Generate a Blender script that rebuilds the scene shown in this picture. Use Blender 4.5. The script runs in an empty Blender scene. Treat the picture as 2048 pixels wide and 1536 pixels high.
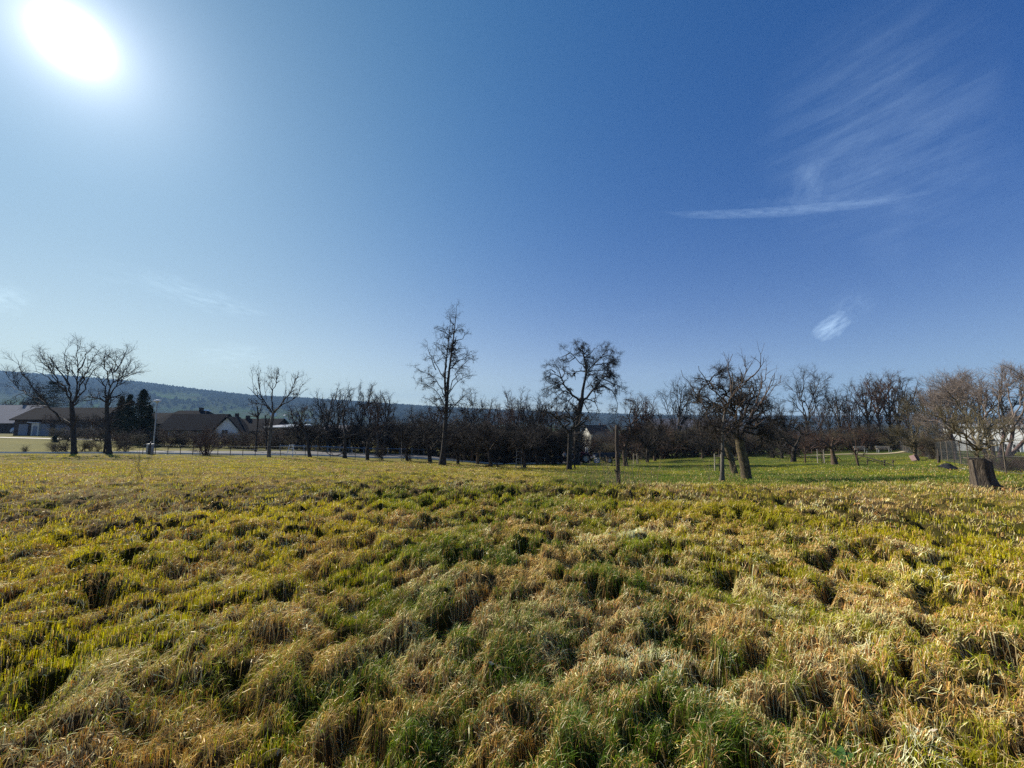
import bpy, math, random
import numpy as np
from mathutils import Vector, Matrix
SC = bpy.context.scene
R = math.radians
# ---------------------------------------------------------------- camera
F = 740.0 / 2048.0
PITCH = math.atan(70.0 / 740.0)
EYE = 1.6
cam_d = bpy.data.cameras.new('camera'); cam = bpy.data.objects.new('camera', cam_d)
SC.collection.objects.link(cam); SC.camera = cam
cam_d.sensor_width = 36.0; cam_d.lens = 36.0 * F
cam_d.clip_start = 0.05; cam_d.clip_end = 20000
cam.location = (0, 0, EYE); cam.rotation_euler = (R(90) + PITCH, 0, 0)
SP, CP = math.sin(PITCH), math.cos(PITCH)
def pdir(px, py):
    x = (px - 1024) / 740.0; v = (768 - py) / 740.0
    return Vector((x, CP - v * SP, SP + v * CP))
def P(px, py, Y):
    d = pdir(px, py); return Vector((d.x * Y / d.y, Y, EYE + d.z * Y / d.y))
def proj(p):
    x, y, z = p[0], p[1], p[2] - EYE
    f = y * CP + z * SP; u = -y * SP + z * CP
    return 1024 + 740 * x / f, 768 - 740 * u / f
# ---------------------------------------------------------------- sun and sky
sd = pdir(146, 82).normalized()
SUN_EL = math.asin(sd.z); SUN_AZ = math.atan2(sd.x, sd.y)
sl = bpy.data.lights.new('sun', 'SUN'); so = bpy.data.objects.new('sun', sl); SC.collection.objects.link(so)
sl.energy = 5.0; sl.angle = R(0.55); sl.color = (1.0, 0.93, 0.82)
so.rotation_euler = sd.to_track_quat('Z', 'Y').to_euler()
w = bpy.data.worlds.new('World'); SC.world = w; w.use_nodes = True
nt = w.node_tree; N = nt.nodes; LK = nt.links
for n in list(N): N.remove(n)
def M(op, a, b=None, c=None, clamp=False, tree=None):
    t = tree or nt
    n = t.nodes.new('ShaderNodeMath'); n.operation = op; n.use_clamp = clamp
    for i, q in enumerate((a, b, c)):
        if q is None: continue
        if isinstance(q, (int, float)): n.inputs[i].default_value = q
        else: t.links.new(q, n.inputs[i])
    return n.outputs[0]
out = N.new('ShaderNodeOutputWorld'); bg = N.new('ShaderNodeBackground'); LK.new(bg.outputs[0], out.inputs[0])
sky = N.new('ShaderNodeTexSky'); sky.sky_type = 'NISHITA'; sky.sun_disc = False
sky.sun_elevation = SUN_EL; sky.sun_rotation = SUN_AZ
sky.altitude = 300; sky.air_density = 1.0; sky.dust_density = 0.1; sky.ozone_density = 3.0
hs = N.new('ShaderNodeHueSaturation'); hs.inputs['Saturation'].default_value = 1.22; hs.inputs['Value'].default_value = 1.0
LK.new(sky.outputs[0], hs.inputs['Color'])
tc = N.new('ShaderNodeTexCoord')
nrm = N.new('ShaderNodeVectorMath'); nrm.operation = 'NORMALIZE'; LK.new(tc.outputs['Generated'], nrm.inputs[0])
dt = N.new('ShaderNodeVectorMath'); dt.operation = 'DOT_PRODUCT'; LK.new(nrm.outputs[0], dt.inputs[0]); dt.inputs[1].default_value = sd
cosv = M('MAXIMUM', dt.outputs['Value'], 0.0)
om = M('SUBTRACT', 1.0, cosv)                       # about theta^2 / 2
def gl(k, a): return M('MULTIPLY', M('EXPONENT', M('MULTIPLY', om, -k)), a)
sep = N.new('ShaderNodeSeparateXYZ'); LK.new(nrm.outputs[0], sep.inputs[0])
zc = M('MAXIMUM', sep.outputs[2], 0.0)
h1 = M('EXPONENT', M('MULTIPLY', zc, -1 / .12)); h3 = M('EXPONENT', M('MULTIPLY', zc, -1 / .3))
e14, e5, e2 = gl(14, 10), gl(5, 10), gl(2, 10)
he2 = M('MULTIPLY', h3, gl(3, 10)); hle = M('MULTIPLY', h1, gl(1.6, 10)); core = M('ADD', M('ADD', gl(3800, 70.0), gl(650, 7.0)), M('ADD', gl(120, 3.4), gl(26, .7)))
hb = M('SUBTRACT', 1.0, M('MULTIPLY', h3, .7))
ss = N.new('ShaderNodeSeparateColor'); LK.new(hs.outputs[0], ss.inputs[0]); gc = N.new('ShaderNodeCombineColor')
for i, (tint, a14, a5, a2, ah, ahe) in enumerate(((.05, .06, .05, .0, .50, .78), (.70, .02, .085, .045, .56, .67), (1.40, .02, .0, .04, .64, .08))):
    v = M('MULTIPLY', M('MULTIPLY', ss.outputs[i], hb), M('MULTIPLY_ADD', e2, -.029, tint) if i == 2 else tint)
    for q, k in ((e14, a14), (e5, a5), (e2, a2), (h1, ah * 10), (he2, ahe)): v = M('MULTIPLY_ADD', q, k, v)
    v = M('MULTIPLY_ADD', hle, (.72, .40, .16)[i], v)
    LK.new(M('ADD', v, M('MULTIPLY', core, (1, .97, 1)[i])), gc.inputs[i])
# cirrus wisps and a contrail, placed by azimuth and elevation
az = M('ARCTAN2', sep.outputs[0], sep.outputs[1]); el = M('ARCSINE', sep.outputs[2])
ae = N.new('ShaderNodeCombineXYZ'); LK.new(az, ae.inputs[0]); LK.new(el, ae.inputs[1])
def azel(px, py):
    d = pdir(px, py).normalized(); return math.atan2(d.x, d.y), math.asin(d.z)
csum = None
def wisp(p0, p1, wpx, amp, nscale=(3, 9), lo=.38, hi=.75, pw=1.0, seed=0):
    global csum
    a0, a1 = azel(*p0), azel(*p1); cx, cy = (a0[0] + a1[0]) / 2, (a0[1] + a1[1]) / 2
    dx, dy = a1[0] - a0[0], a1[1] - a0[1]; L = math.hypot(dx, dy) / 2
    mp = N.new('ShaderNodeMapping'); mp.vector_type = 'TEXTURE'; LK.new(ae.outputs[0], mp.inputs[0])
    mp.inputs['Location'].default_value = (cx, cy, 0); mp.inputs['Rotation'].default_value = (0, 0, math.atan2(dy, dx))
    mp.inputs['Scale'].default_value = (L, wpx / 740 * .8, 1)
    # a little warping so the ends are not an even ellipse
    wn = N.new('ShaderNodeTexNoise'); wn.inputs['Scale'].default_value = 1.6; wn.inputs['Detail'].default_value = 3
    LK.new(mp.outputs[0], wn.inputs['Vector'])
    sb = N.new('ShaderNodeVectorMath'); sb.operation = 'SUBTRACT'; LK.new(wn.outputs['Color'], sb.inputs[0]); sb.inputs[1].default_value = (.5, .5, .5)
    ad = N.new('ShaderNodeVectorMath'); ad.operation = 'MULTIPLY_ADD'; LK.new(sb.outputs[0], ad.inputs[0]); ad.inputs[1].default_value = (.7, .9, 0); LK.new(mp.outputs[0], ad.inputs[2])
    g = N.new('ShaderNodeTexGradient'); g.gradient_type = 'SPHERICAL'; LK.new(ad.outputs[0], g.inputs[0])
    m2 = N.new('ShaderNodeMapping'); LK.new(mp.outputs[0], m2.inputs[0]); m2.inputs['Scale'].default_value = (nscale[0], nscale[1], 1)
    m2.inputs['Location'].default_value = (seed * 3.7, seed * 1.3, 0)
    nz = N.new('ShaderNodeTexNoise'); nz.inputs['Scale'].default_value = 1.0; nz.inputs['Detail'].default_value = 7; nz.inputs['Roughness'].default_value = .62
    LK.new(m2.outputs[0], nz.inputs['Vector'])
    mr = N.new('ShaderNodeMapRange'); mr.interpolation_type = 'SMOOTHSTEP'; mr.inputs[1].default_value = lo; mr.inputs[2].default_value = hi
    LK.new(nz.outputs[0], mr.inputs[0])
    v = M('MULTIPLY', M('MULTIPLY', M('POWER', g.outputs[1], pw), mr.outputs[0]), amp)
    csum = v if csum is None else M('ADD', csum, v)
wisp((1320, 427), (1900, 383), 10, 1.8, (10, 1.5), .1, .8, .7, 1)
wisp((1470, 407), (1860, 386), 14, .5, (9, 2), .2, .7, .8, 2)
wisp((1600, 420), (1640, 300), 38, 1.4, (1.5, 2), .2, .8, 1, 3)
wisp((1500, 360), (2080, 80), 200, 1.5, (1.0, 8), .25, .95, 1.0, 4)
wisp((1640, 400), (2080, 180), 210, 1.0, (1.5, 7), .25, .95, 1.0, 5)
wisp((1830, 370), (1990, 230), 50, .25, (1.4, 3), .3, .8, .9, 6)
wisp((1625, 678), (1700, 628), 20, 4.5, (1.3, 2.6), .2, .7, .7, 7)
wisp((1660, 640), (1750, 580), 34, .9, (2, 3), .3, .8, .9, 8)
wisp((1240, 636), (1360, 628), 16, .35, (3, 3), .3, .8, .9, 9)
wisp((240, 540), (560, 640), 26, 1.6, (4, 3), .35, .75, .9, 10)
wisp((100, 520), (440, 590), 30, .5, (3, 3), .35, .8, .9, 11)
wisp((-60, 570), (70, 620), 28, 1.8, (2, 3), .3, .75, .9, 12)
wisp((370, 705), (560, 715), 30, 1.4, (2, 3), .3, .75, .9, 13)
wisp((1200, 745), (1420, 735), 26, .45, (3, 3), .3, .8, .9, 14)
wisp((1500, 740), (1860, 725), 22, .35, (4, 3), .35, .8, .9, 15)
cc = N.new('ShaderNodeCombineColor')
for i, k in enumerate((.95, 1.2, 1.3)): LK.new(M('MULTIPLY', csum, k), cc.inputs[i])
def addc(a, b):
    m = N.new('ShaderNodeMix'); m.data_type = 'RGBA'; m.blend_type = 'ADD'; m.inputs[0].default_value = 1
    LK.new(a, m.inputs[6]); LK.new(b, m.inputs[7]); return m.outputs[2]
LK.new(addc(gc.outputs[0], cc.outputs[0]), bg.inputs[0])
bg.inputs[1].default_value = 0.068
SC.view_settings.view_transform = 'Standard'; SC.view_settings.look = 'None'
SC.view_settings.exposure = 0.5; SC.view_settings.gamma = 1.0
SC.cycles.max_bounces = 6; SC.cycles.diffuse_bounces = 2; SC.cycles.transparent_max_bounces = 8; SC.cycles.volume_bounces = 0
SC.cycles.use_denoising = False

# ---------------------------------------------------------------- helpers
rs = np.random.RandomState(7)
def tag(o, label=None, cat=None, group=None, kind=None):
    if label: o['label'] = label
    if cat: o['category'] = cat
    if group: o['group'] = group
    if kind: o['kind'] = kind
    return o
class MB:
    def __init__(s): s.V = []; s.F = {3: [], 4: []}; s.n = 0; s.C = []
    def add(s, V, F, col=None):
        V = np.asarray(V, float).reshape(-1, 3); F = np.asarray(F, np.int64)
        s.V.append(V); s.F[F.shape[1]].append(F + s.n); s.n += len(V)
        if col is not None: s.C.append(np.asarray(col, float).reshape(-1, 3))
    def poly(s, V):          # a convex polygon of 3 or 4 points
        s.add(V, [list(range(len(V)))])
    def box(s, c, size, rz=0.0, rx=0.0, ry=0.0):
        x, y, z = [q / 2 for q in size]
        v = np.array([[a, b, d] for a in (-x, x) for b in (-y, y) for d in (-z, z)])
        m = np.array((Matrix.Rotation(rz, 3, 'Z') @ Matrix.Rotation(ry, 3, 'Y') @ Matrix.Rotation(rx, 3, 'X')))
        v = v @ m.T + np.array(c)
        s.add(v, [[0, 1, 3, 2], [4, 6, 7, 5], [0, 4, 5, 1], [2, 3, 7, 6], [0, 2, 6, 4], [1, 5, 7, 3]])
    def tubes(s, pts, rad, S=4, jit=0):
        pts = np.asarray(pts, float); rad = np.asarray(rad, float); Mn, K, _ = pts.shape
        t = np.gradient(pts, axis=1); t /= np.linalg.norm(t, axis=2, keepdims=True) + 1e-9
        ref = np.where(np.abs(t.mean(1)[:, None, 2:3]) > .75, np.array([1., .13, 0.]), np.array([0.05, 0., 1.]))
        a = np.cross(t, np.broadcast_to(ref, t.shape)); a /= np.linalg.norm(a, axis=2, keepdims=True) + 1e-9
        b = np.cross(t, a)
        th = np.arange(S) * 2 * np.pi / S
        rr = rad[:, :, None, None]
        if jit: rr = rr * (1 + jit * rs.randn(Mn, K, S, 1))
        V = pts[:, :, None, :] + rr * (np.cos(th)[None, None, :, None] * a[:, :, None, :] + np.sin(th)[None, None, :, None] * b[:, :, None, :])
        i = np.arange(Mn)[:, None, None] * K * S + np.arange(K - 1)[None, :, None] * S; j = np.arange(S)[None, None, :]
        j2 = (j + 1) % S
        Fq = np.stack([i + j, i + j2, i + S + j2, i + S + j], -1).reshape(-1, 4)
        s.add(V.reshape(-1, 3), Fq)
    def tube(s, path, r0, r1=None, S=8, K=None, jit=0):
        p = np.array(path, float); r1 = r0 if r1 is None else r1
        if K:
            p = resample(p, K)
        r = np.linspace(r0, r1, len(p)); s.tubes(p[None], r[None], S, jit)
        for e, q in ((0, p[0]), (-1, p[-1])):
            base = s.n - len(p) * S + (0 if e == 0 else (len(p) - 1) * S)
            s.V.append(q[None]); s.n += 1
            s.F[3].append(np.array([[base + k, base + (k + 1) % S, s.n - 1] for k in range(S)]))
    def build(s, name, m, parent=None, loc=None, smooth=False):
        me = bpy.data.meshes.new(name); V = np.concatenate(s.V)
        fs = [np.concatenate(s.F[k]) for k in (3, 4) if s.F[k]]
        me.vertices.add(len(V)); me.vertices.foreach_set('co', V.astype(np.float32).ravel())
        idx = np.concatenate([f.ravel() for f in fs]); tot = np.concatenate([np.full(len(f), f.shape[1]) for f in fs])
        me.loops.add(len(idx)); me.loops.foreach_set('vertex_index', idx.astype(np.int32))
        me.polygons.add(len(tot)); st = np.concatenate([[0], np.cumsum(tot)[:-1]])
        me.polygons.foreach_set('loop_start', st.astype(np.int32)); me.polygons.foreach_set('loop_total', tot.astype(np.int32))
        me.polygons.foreach_set('use_smooth', np.full(len(tot), smooth))
        me.update(calc_edges=True)
        if s.C:
            C = np.concatenate(s.C); at = me.color_attributes.new('tint', 'FLOAT_COLOR', 'POINT')
            at.data.foreach_set('color', np.concatenate([C, np.ones((len(C), 1))], 1).astype(np.float32).ravel())
        me.materials.append(m)
        o = bpy.data.objects.new(name, me); SC.collection.objects.link(o)
        if parent is not None: o.parent = parent
        if loc is not None: o.location = loc
        return o
def resample(p, K):
    p = np.asarray(p, float); d = np.concatenate([[0], np.cumsum(np.linalg.norm(np.diff(p, axis=0), axis=1))])
    t = np.linspace(0, d[-1], K); q = np.stack([np.interp(t, d, p[:, i]) for i in range(3)], 1)
    if K > 4 and len(p) > 2:
        q[1:-1] = .25 * q[:-2] + .5 * q[1:-1] + .25 * q[2:]
    return q
def empty(name, loc, rz=0.0):
    o = bpy.data.objects.new(name, None); SC.collection.objects.link(o); o.location = loc; o.rotation_euler = (0, 0, rz); o.empty_display_size = .2; return o
def copy_tree(root, loc, rz=0.0, sc=(1, 1, 1), label=None, group=None):
    r = root.copy(); SC.collection.objects.link(r); r.location = loc; r.rotation_euler = (0, 0, rz); r.scale = sc
    if label: r['label'] = label
    if group: r['group'] = group
    for ch in list(root.children):
        c = ch.copy(); SC.collection.objects.link(c); c.parent = r
        for g in list(ch.children):
            d = g.copy(); SC.collection.objects.link(d); d.parent = c
    return r
def hashn(ix, iy, seed):
    h = (ix.astype(np.int64) * 374761393 + iy.astype(np.int64) * 668265263 + seed * 1442695041) & 0xffffffff
    h = ((h ^ (h >> 13)) * 1274126177) & 0xffffffff; h = h ^ (h >> 16)
    return (h & 0xffff) / 65535.0
def vnoise(x, y, seed=0):
    ix = np.floor(x); iy = np.floor(y); fx = x - ix; fy = y - iy
    fx = fx * fx * (3 - 2 * fx); fy = fy * fy * (3 - 2 * fy)
    a = hashn(ix, iy, seed); b = hashn(ix + 1, iy, seed); c = hashn(ix, iy + 1, seed); d = hashn(ix + 1, iy + 1, seed)
    return (a + (b - a) * fx) * (1 - fy) + (c + (d - c) * fx) * fy
def fbm(x, y, seed=0, oc=4):
    v = 0; a = .5; s = 0
    for k in range(oc):
        ca, sa = math.cos(k * 1.1), math.sin(k * 1.1)
        v = v + a * vnoise((x * ca - y * sa) * 2 ** k + 17 * k, (x * sa + y * ca) * 2 ** k + 5 * k, seed + k); s += a; a *= .5
    return v / s
def sstep(a, b, x):
    t = np.clip((x - a) / (b - a), 0, 1); return t * t * (3 - 2 * t)
# ---------------------------------------------------------------- the lie of the land
YS = np.array([0, 9, 14, 20, 28, 36, 45, 57, 75, 100, 150, 250, 500, 900, 3000.])
US = np.array([-1.45, -1.15, -0.6, -0.3, 0, 0.3, 0.6, 0.95, 1.25])
HT = np.array([
 [1.6, 1.6, 2.05, 2.5, 3.0, 3.38, 3.55, 3.55, 3.35, 3.4, 4.5, 9, 25, 40, 40],
 [1.6, 1.6, 2.05, 2.5, 3.05, 3.42, 3.6, 3.6, 3.6, 3.6, 5, 12, 30, 45, 45],
 [1.6, 1.6, 2.1, 2.6, 3.2, 3.65, 3.95, 4.3, 4.6, 4.6, 7, 16, 36, 52, 52],
 [1.6, 1.62, 2.15, 2.75, 3.45, 4.05, 4.4, 4.8, 5.4, 6.5, 10, 20, 42, 58, 58],
 [1.6, 1.65, 2.2, 2.9, 3.75, 4.45, 5.35, 6.5, 8.0, 10, 14, 24, 46, 60, 60],
 [1.6, 1.65, 2.25, 3.0, 3.8, 4.5, 5.2, 6.0, 7.4, 9, 13, 22, 44, 60, 60],
 [1.6, 1.65, 2.3, 3.0, 3.75, 4.25, 4.75, 5.4, 6.4, 8, 12, 20, 42, 60, 60],
 [1.6, 1.65, 2.25, 2.8, 3.4, 3.85, 4.3, 4.7, 5.4, 7, 10, 18, 40, 60, 60],
 [1.6, 1.63, 2.1, 2.5, 2.95, 3.3, 3.6, 3.9, 4.6, 6, 9, 16, 38, 60, 60]])
def G(x, y):
    x = np.asarray(x, float); y = np.asarray(y, float)
    yy = np.clip(y, 0, 2999); u = np.clip(x / np.maximum(np.abs(yy), 9.0), US[0], US[-1])
    def lk(yq, uq):
        j = np.clip(np.searchsorted(YS, yq, side='right') - 1, 0, len(YS) - 2); t = (yq - YS[j]) / (YS[j + 1] - YS[j])
        i = np.clip(np.searchsorted(US, uq, side='right') - 1, 0, len(US) - 2); s = np.clip((uq - US[i]) / (US[i + 1] - US[i]), 0, 1)
        s = s * s * (3 - 2 * s)
        return (HT[i, j] * (1 - s) + HT[i + 1, j] * s) * (1 - t) + (HT[i, j + 1] * (1 - s) + HT[i + 1, j + 1] * s) * t
    w_ = np.maximum(yy * .12, .5)
    h = (lk(yy, u) * 2 + lk(np.clip(yy - w_, 0, 2999), u) + lk(np.clip(yy + w_, 0, 2999), u)) / 4
    return EYE - h
def g1(x, y): return float(G(np.array([x]), np.array([y]))[0])
def at(px, Y):
    x = P(px, 900, Y).x; return Vector((x, Y, g1(x, Y)))
def hamp(x, y):
    r = np.hypot(x, y); u = x / np.maximum(y, 4)
    a = 1.05 - .20 * sstep(6, 14, r) - .30 * sstep(14, 32, r) - .5 * sstep(33, 36, y)
    a = a * (1 - .6 * sstep(0.0, .5, u) * sstep(9, 13, y))
    return a * (1 - .25 * sstep(.3, 1.0, u))
def tuft(x, y):
    """living grass clumps, 1 at their middle"""
    return sstep(.60, .82, vnoise(x * 2.6 + 3 + .5 * vnoise(x * 5, y * 5, 61), y * 3.1 + 9, 62)) * sstep(.35, .6, vnoise(x * .7, y * .7, 63))
def hum(x, y):
    wx = x + .35 * (fbm(x * .8, y * .8, 31, 2) - .5); wy = y + .35 * (fbm(x * .8 + 9, y * .8, 37, 2) - .5)
    c, s = math.cos(.75), math.sin(.75)
    xr = wx * c + wy * s; yr = -wx * s + wy * c              # ridges run away to the right
    a = fbm(xr * .8, yr * 1.2, 1, 2) - .5
    b0 = 1 - np.abs(2 * vnoise(xr * 2.4, yr * 3.4, 4) - 1)
    b1 = 1 - np.abs(2 * vnoise(xr * 4.9, yr * 6.8, 5) - 1)
    b2 = fbm(wx * 10, wy * 10, 8, 2)
    tus = sstep(.55, .85, vnoise(wx * 6.1 + 3, wy * 6.1, 12)); hole = sstep(.62, .80, vnoise(xr * 4.6 + 33, yr * 7.2, 14))
    clump = tuft(x, y); h2 = sstep(.60, .80, vnoise(wx * 8.7 + 3, wy * 9.1, 19)) * (1 - sstep(9, 16, np.hypot(x, y)))
    big = sstep(.72, .9, vnoise(wx * 2.2 + 7, wy * 2.2, 17))
    return hamp(x, y) * (.13 * a + .055 * (b0 - .5) + .06 * (b1 - .5) + .05 * (b2 - .5) + .06 * tus - .20 * hole + .045 * big + .07 * clump - .095 * h2)
# ---------------------------------------------------------------- materials
def material(name, c1, c2=None, rough=.85, scale=4.0, bump=0.0, bscale=30.0, c3=None, spec=.3, metal=0.0, stretch=None, lo=.35, hi=.65):
    m = bpy.data.materials.new(name); m.use_nodes = True; t = m.node_tree; b = t.nodes['Principled BSDF']
    b.inputs['Roughness'].default_value = rough; b.inputs['Specular IOR Level'].default_value = spec; b.inputs['Metallic'].default_value = metal
    co = t.nodes.new('ShaderNodeTexCoord'); mp = t.nodes.new('ShaderNodeMapping'); t.links.new(co.outputs['Object'], mp.inputs[0])
    if stretch: mp.inputs['Scale'].default_value = stretch
    nz = t.nodes.new('ShaderNodeTexNoise'); nz.inputs['Scale'].default_value = scale; nz.inputs['Detail'].default_value = 6; nz.inputs['Roughness'].default_value = .6
    t.links.new(mp.outputs[0], nz.inputs['Vector'])
    rp = t.nodes.new('ShaderNodeValToRGB'); t.links.new(nz.outputs[0], rp.inputs[0])
    e = rp.color_ramp.elements; e[0].position = lo; e[1].position = hi
    e[0].color = (*c1, 1); e[1].color = (*(c2 or [q * 1.25 for q in c1]), 1)
    if c3: k = rp.color_ramp.elements.new((lo + hi) / 2); k.color = (*c3, 1)
    t.links.new(rp.outputs[0], b.inputs['Base Color'])
    if bump:
        n2 = t.nodes.new('ShaderNodeTexNoise'); n2.inputs['Scale'].default_value = bscale; n2.inputs['Detail'].default_value = 5; t.links.new(mp.outputs[0], n2.inputs['Vector'])
        bp = t.nodes.new('ShaderNodeBump'); bp.inputs['Strength'].default_value = bump; bp.inputs['Distance'].default_value = .05
        t.links.new(n2.outputs[0], bp.inputs['Height']); t.links.new(bp.outputs[0], b.inputs['Normal'])
    return m
BK = material('bark_dark', (.022, .018, .015), (.065, .054, .042), bump=.6, bscale=18, stretch=(1, 1, .35))
BKG = material('bark_grey', (.07, .062, .05), (.17, .15, .12), bump=.6, bscale=14, stretch=(1, 1, .35))
BKB = material('bark_brown', (.07, .047, .03), (.15, .10, .065), bump=.4)
BKR = material('bark_reddish', (.085, .04, .028), (.16, .085, .055), bump=.4)
BKP = material('bark_purple', (.09, .055, .05), (.20, .13, .11), bump=.4, stretch=(1, 1, .4))
BKY = material('bark_lichen', (.06, .045, .025), (.20, .155, .06), c3=(.09, .07, .045), scale=9, bump=.5)
TWG = material('twig_brown', (.030, .024, .018), (.070, .054, .040))
TWO = material('twig_olive', (.10, .08, .045), (.17, .14, .075))
TWP = material('twig_grey_pink', (.17, .13, .105), (.28, .22, .18))
TWR = material('twig_russet', (.06, .032, .022), (.12, .07, .045))
# ---------------------------------------------------------------- ground
def ground_mat():
    m = bpy.data.materials.new('meadow_soil_and_thatch'); m.use_nodes = True; t = m.node_tree; b = t.nodes['Principled BSDF']
    b.inputs['Roughness'].default_value = .95; b.inputs['Specular IOR Level'].default_value = .1
    co = t.nodes.new('ShaderNodeTexCoord')
    at_ = t.nodes.new('ShaderNodeAttribute'); at_.attribute_name = 'tint'
    nz = t.nodes.new('ShaderNodeTexNoise'); nz.inputs['Scale'].default_value = 9; nz.inputs['Detail'].default_value = 8; nz.inputs['Roughness'].default_value = .7; t.links.new(co.outputs['Object'], nz.inputs['Vector'])
    mr = t.nodes.new('ShaderNodeMapRange'); mr.inputs[1].default_value = .3; mr.inputs[2].default_value = .7; mr.inputs[3].default_value = .45; mr.inputs[4].default_value = 1.35; t.links.new(nz.outputs[0], mr.inputs[0])
    mx = t.nodes.new('ShaderNodeMix'); mx.data_type = 'RGBA'; mx.blend_type = 'MULTIPLY'; mx.inputs[0].default_value = 1
    t.links.new(at_.outputs['Color'], mx.inputs[6]); cb = t.nodes.new('ShaderNodeCombineColor')
    for i in range(3): t.links.new(mr.outputs[0], cb.inputs[i])
    t.links.new(cb.outputs[0], mx.inputs[7]); t.links.new(mx.outputs[2], b.inputs['Base Color'])
    bp = t.nodes.new('ShaderNodeBump'); bp.inputs['Strength'].default_value = .8; bp.inputs['Distance'].default_value = .03
    n2 = t.nodes.new('ShaderNodeTexNoise'); n2.inputs['Scale'].default_value = 40; n2.inputs['Detail'].default_value = 6; t.links.new(co.outputs['Object'], n2.inputs['Vector'])
    t.links.new(n2.outputs[0], bp.inputs['Height']); t.links.new(bp.outputs[0], b.inputs['Normal'])
    return m
def rag(x, y): return 7 * (fbm(x * .45, y * .3, 71, 3) - .5)
def strawness(x, y):
    """0 = green turf, 1 = dry straw"""
    u = x / np.maximum(y, 2)
    n = fbm(x * .55, y * .55, 50, 3) * .36 + fbm(x * 3.4, y * 3.4, 55, 3) * .64
    s = (n - .5) * 4.4 + .43
    s = s + .22 * sstep(-.3, -1.1, u) * (1 - sstep(10, 16, y)) + .10 * sstep(.6, 1.2, u) * (1 - sstep(6, 12, y)) + .14 * (1 - sstep(1.5, 4, y))
    s = s - .55 * sstep(0.0, .35, u) * sstep(7.5, 13.5, y + rag(x, y)) - .10 * sstep(12, 24, y)
    s = s + .35 * sstep(.95, 1.2, u) * sstep(8, 11, y)
    s = s + .10 - .75 * tuft(x, y)
    return np.clip(s, 0, 1)
def mixc(a, b, t): return np.asarray(a) * (1 - t[..., None]) + np.asarray(b) * t[..., None]
def build_ground():
    r1 = np.exp(np.arange(math.log(.35), math.log(66), .0075)); r2 = np.exp(np.arange(math.log(67), math.log(5200), .035))
    r = np.concatenate([r1, r2]); th = np.concatenate([np.arange(R(-78), R(78), .007), np.arange(R(78), R(282), .03)])
    nr, nth = len(r), len(th)
    RR, TT = np.meshgrid(r, th, indexing='ij'); X = RR * np.sin(TT); Y = RR * np.cos(TT)
    Z = G(X, Y) + np.where(RR < 60, hum(X, Y), 0) - .035 * (1 - sstep(30, 40, RR))
    # beyond the crest
    V = np.stack([X, Y, Z], -1).reshape(-1, 3); V = np.concatenate([V, [[0, 0, g1(0, 0)]]])
    s = strawness(X, Y)
    near = mixc((.12, .11, .015), (.26, .175, .07), s)
    orch = mixc((.085, .11, .018), (.16, .13, .04), s)
    u = X / np.maximum(Y, 4); k = (sstep(0, .3, u) * sstep(7.5, 13.5, Y + rag(X, Y)))
    col = near * (1 - k[..., None]) + orch * k[..., None]
    fld = mixc((.24, .20, .035), (.12, .12, .03), fbm(X * .08, Y * .25, 70, 3))
    k2 = sstep(34, 37, Y) * (1 - sstep(-.1, .1, u)); col = col * (1 - k2[..., None]) + fld * k2[..., None]
    far = mixc((.05, .07, .02), (.10, .09, .04), fbm(X * .01, Y * .01, 77, 4)); k3 = sstep(110, 160, RR); col = col * (1 - k3[..., None]) + far * k3[..., None]
    col = col * (1 - .7 * (1 - sstep(7, 16, RR)))[..., None]  # shade painted in: near ground darkened so gaps between blades look deep
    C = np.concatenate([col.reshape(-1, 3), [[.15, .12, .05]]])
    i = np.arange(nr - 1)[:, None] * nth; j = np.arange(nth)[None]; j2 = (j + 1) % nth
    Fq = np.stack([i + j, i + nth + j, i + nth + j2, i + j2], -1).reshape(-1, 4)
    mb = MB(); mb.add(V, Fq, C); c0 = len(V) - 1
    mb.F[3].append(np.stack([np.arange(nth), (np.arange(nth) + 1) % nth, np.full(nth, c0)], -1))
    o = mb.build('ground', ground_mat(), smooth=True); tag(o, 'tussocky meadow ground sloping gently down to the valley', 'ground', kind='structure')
build_ground()
# ---------------------------------------------------------------- grass
def blade_mat(nm='grass_blades', tl=.34):
    m = bpy.data.materials.new(nm); m.use_nodes = True; t = m.node_tree
    for n in list(t.nodes): t.nodes.remove(n)
    o = t.nodes.new('ShaderNodeOutputMaterial'); a = t.nodes.new('ShaderNodeAttribute'); a.attribute_name = 'tint'
    d = t.nodes.new('ShaderNodeBsdfDiffuse'); tr = t.nodes.new('ShaderNodeBsdfTranslucent'); gl_ = t.nodes.new('ShaderNodeBsdfGlossy'); gl_.inputs['Roughness'].default_value = .38
    gl_.inputs['Color'].default_value = (.9, .85, .7, 1)
    t.links.new(a.outputs['Color'], d.inputs[0])
    g = t.nodes.new('ShaderNodeMix'); g.data_type = 'RGBA'; g.blend_type = 'MULTIPLY'; g.inputs[0].default_value = 1; t.links.new(a.outputs['Color'], g.inputs[6]); g.inputs[7].default_value = (1.35, 1.3, .75, 1)
    t.links.new(g.outputs[2], tr.inputs[0])
    m1 = t.nodes.new('ShaderNodeMixShader'); m1.inputs[0].default_value = tl; t.links.new(d.outputs[0], m1.inputs[1]); t.links.new(tr.outputs[0], m1.inputs[2])
    m2 = t.nodes.new('ShaderNodeMixShader'); m2.inputs[0].default_value = .035; t.links.new(m1.outputs[0], m2.inputs[1]); t.links.new(gl_.outputs[0], m2.inputs[2])
    t.links.new(m2.outputs[0], o.inputs[0]); return m
BLADE = blade_mat(); THATCH = blade_mat('dry_thatch', .14)
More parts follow.
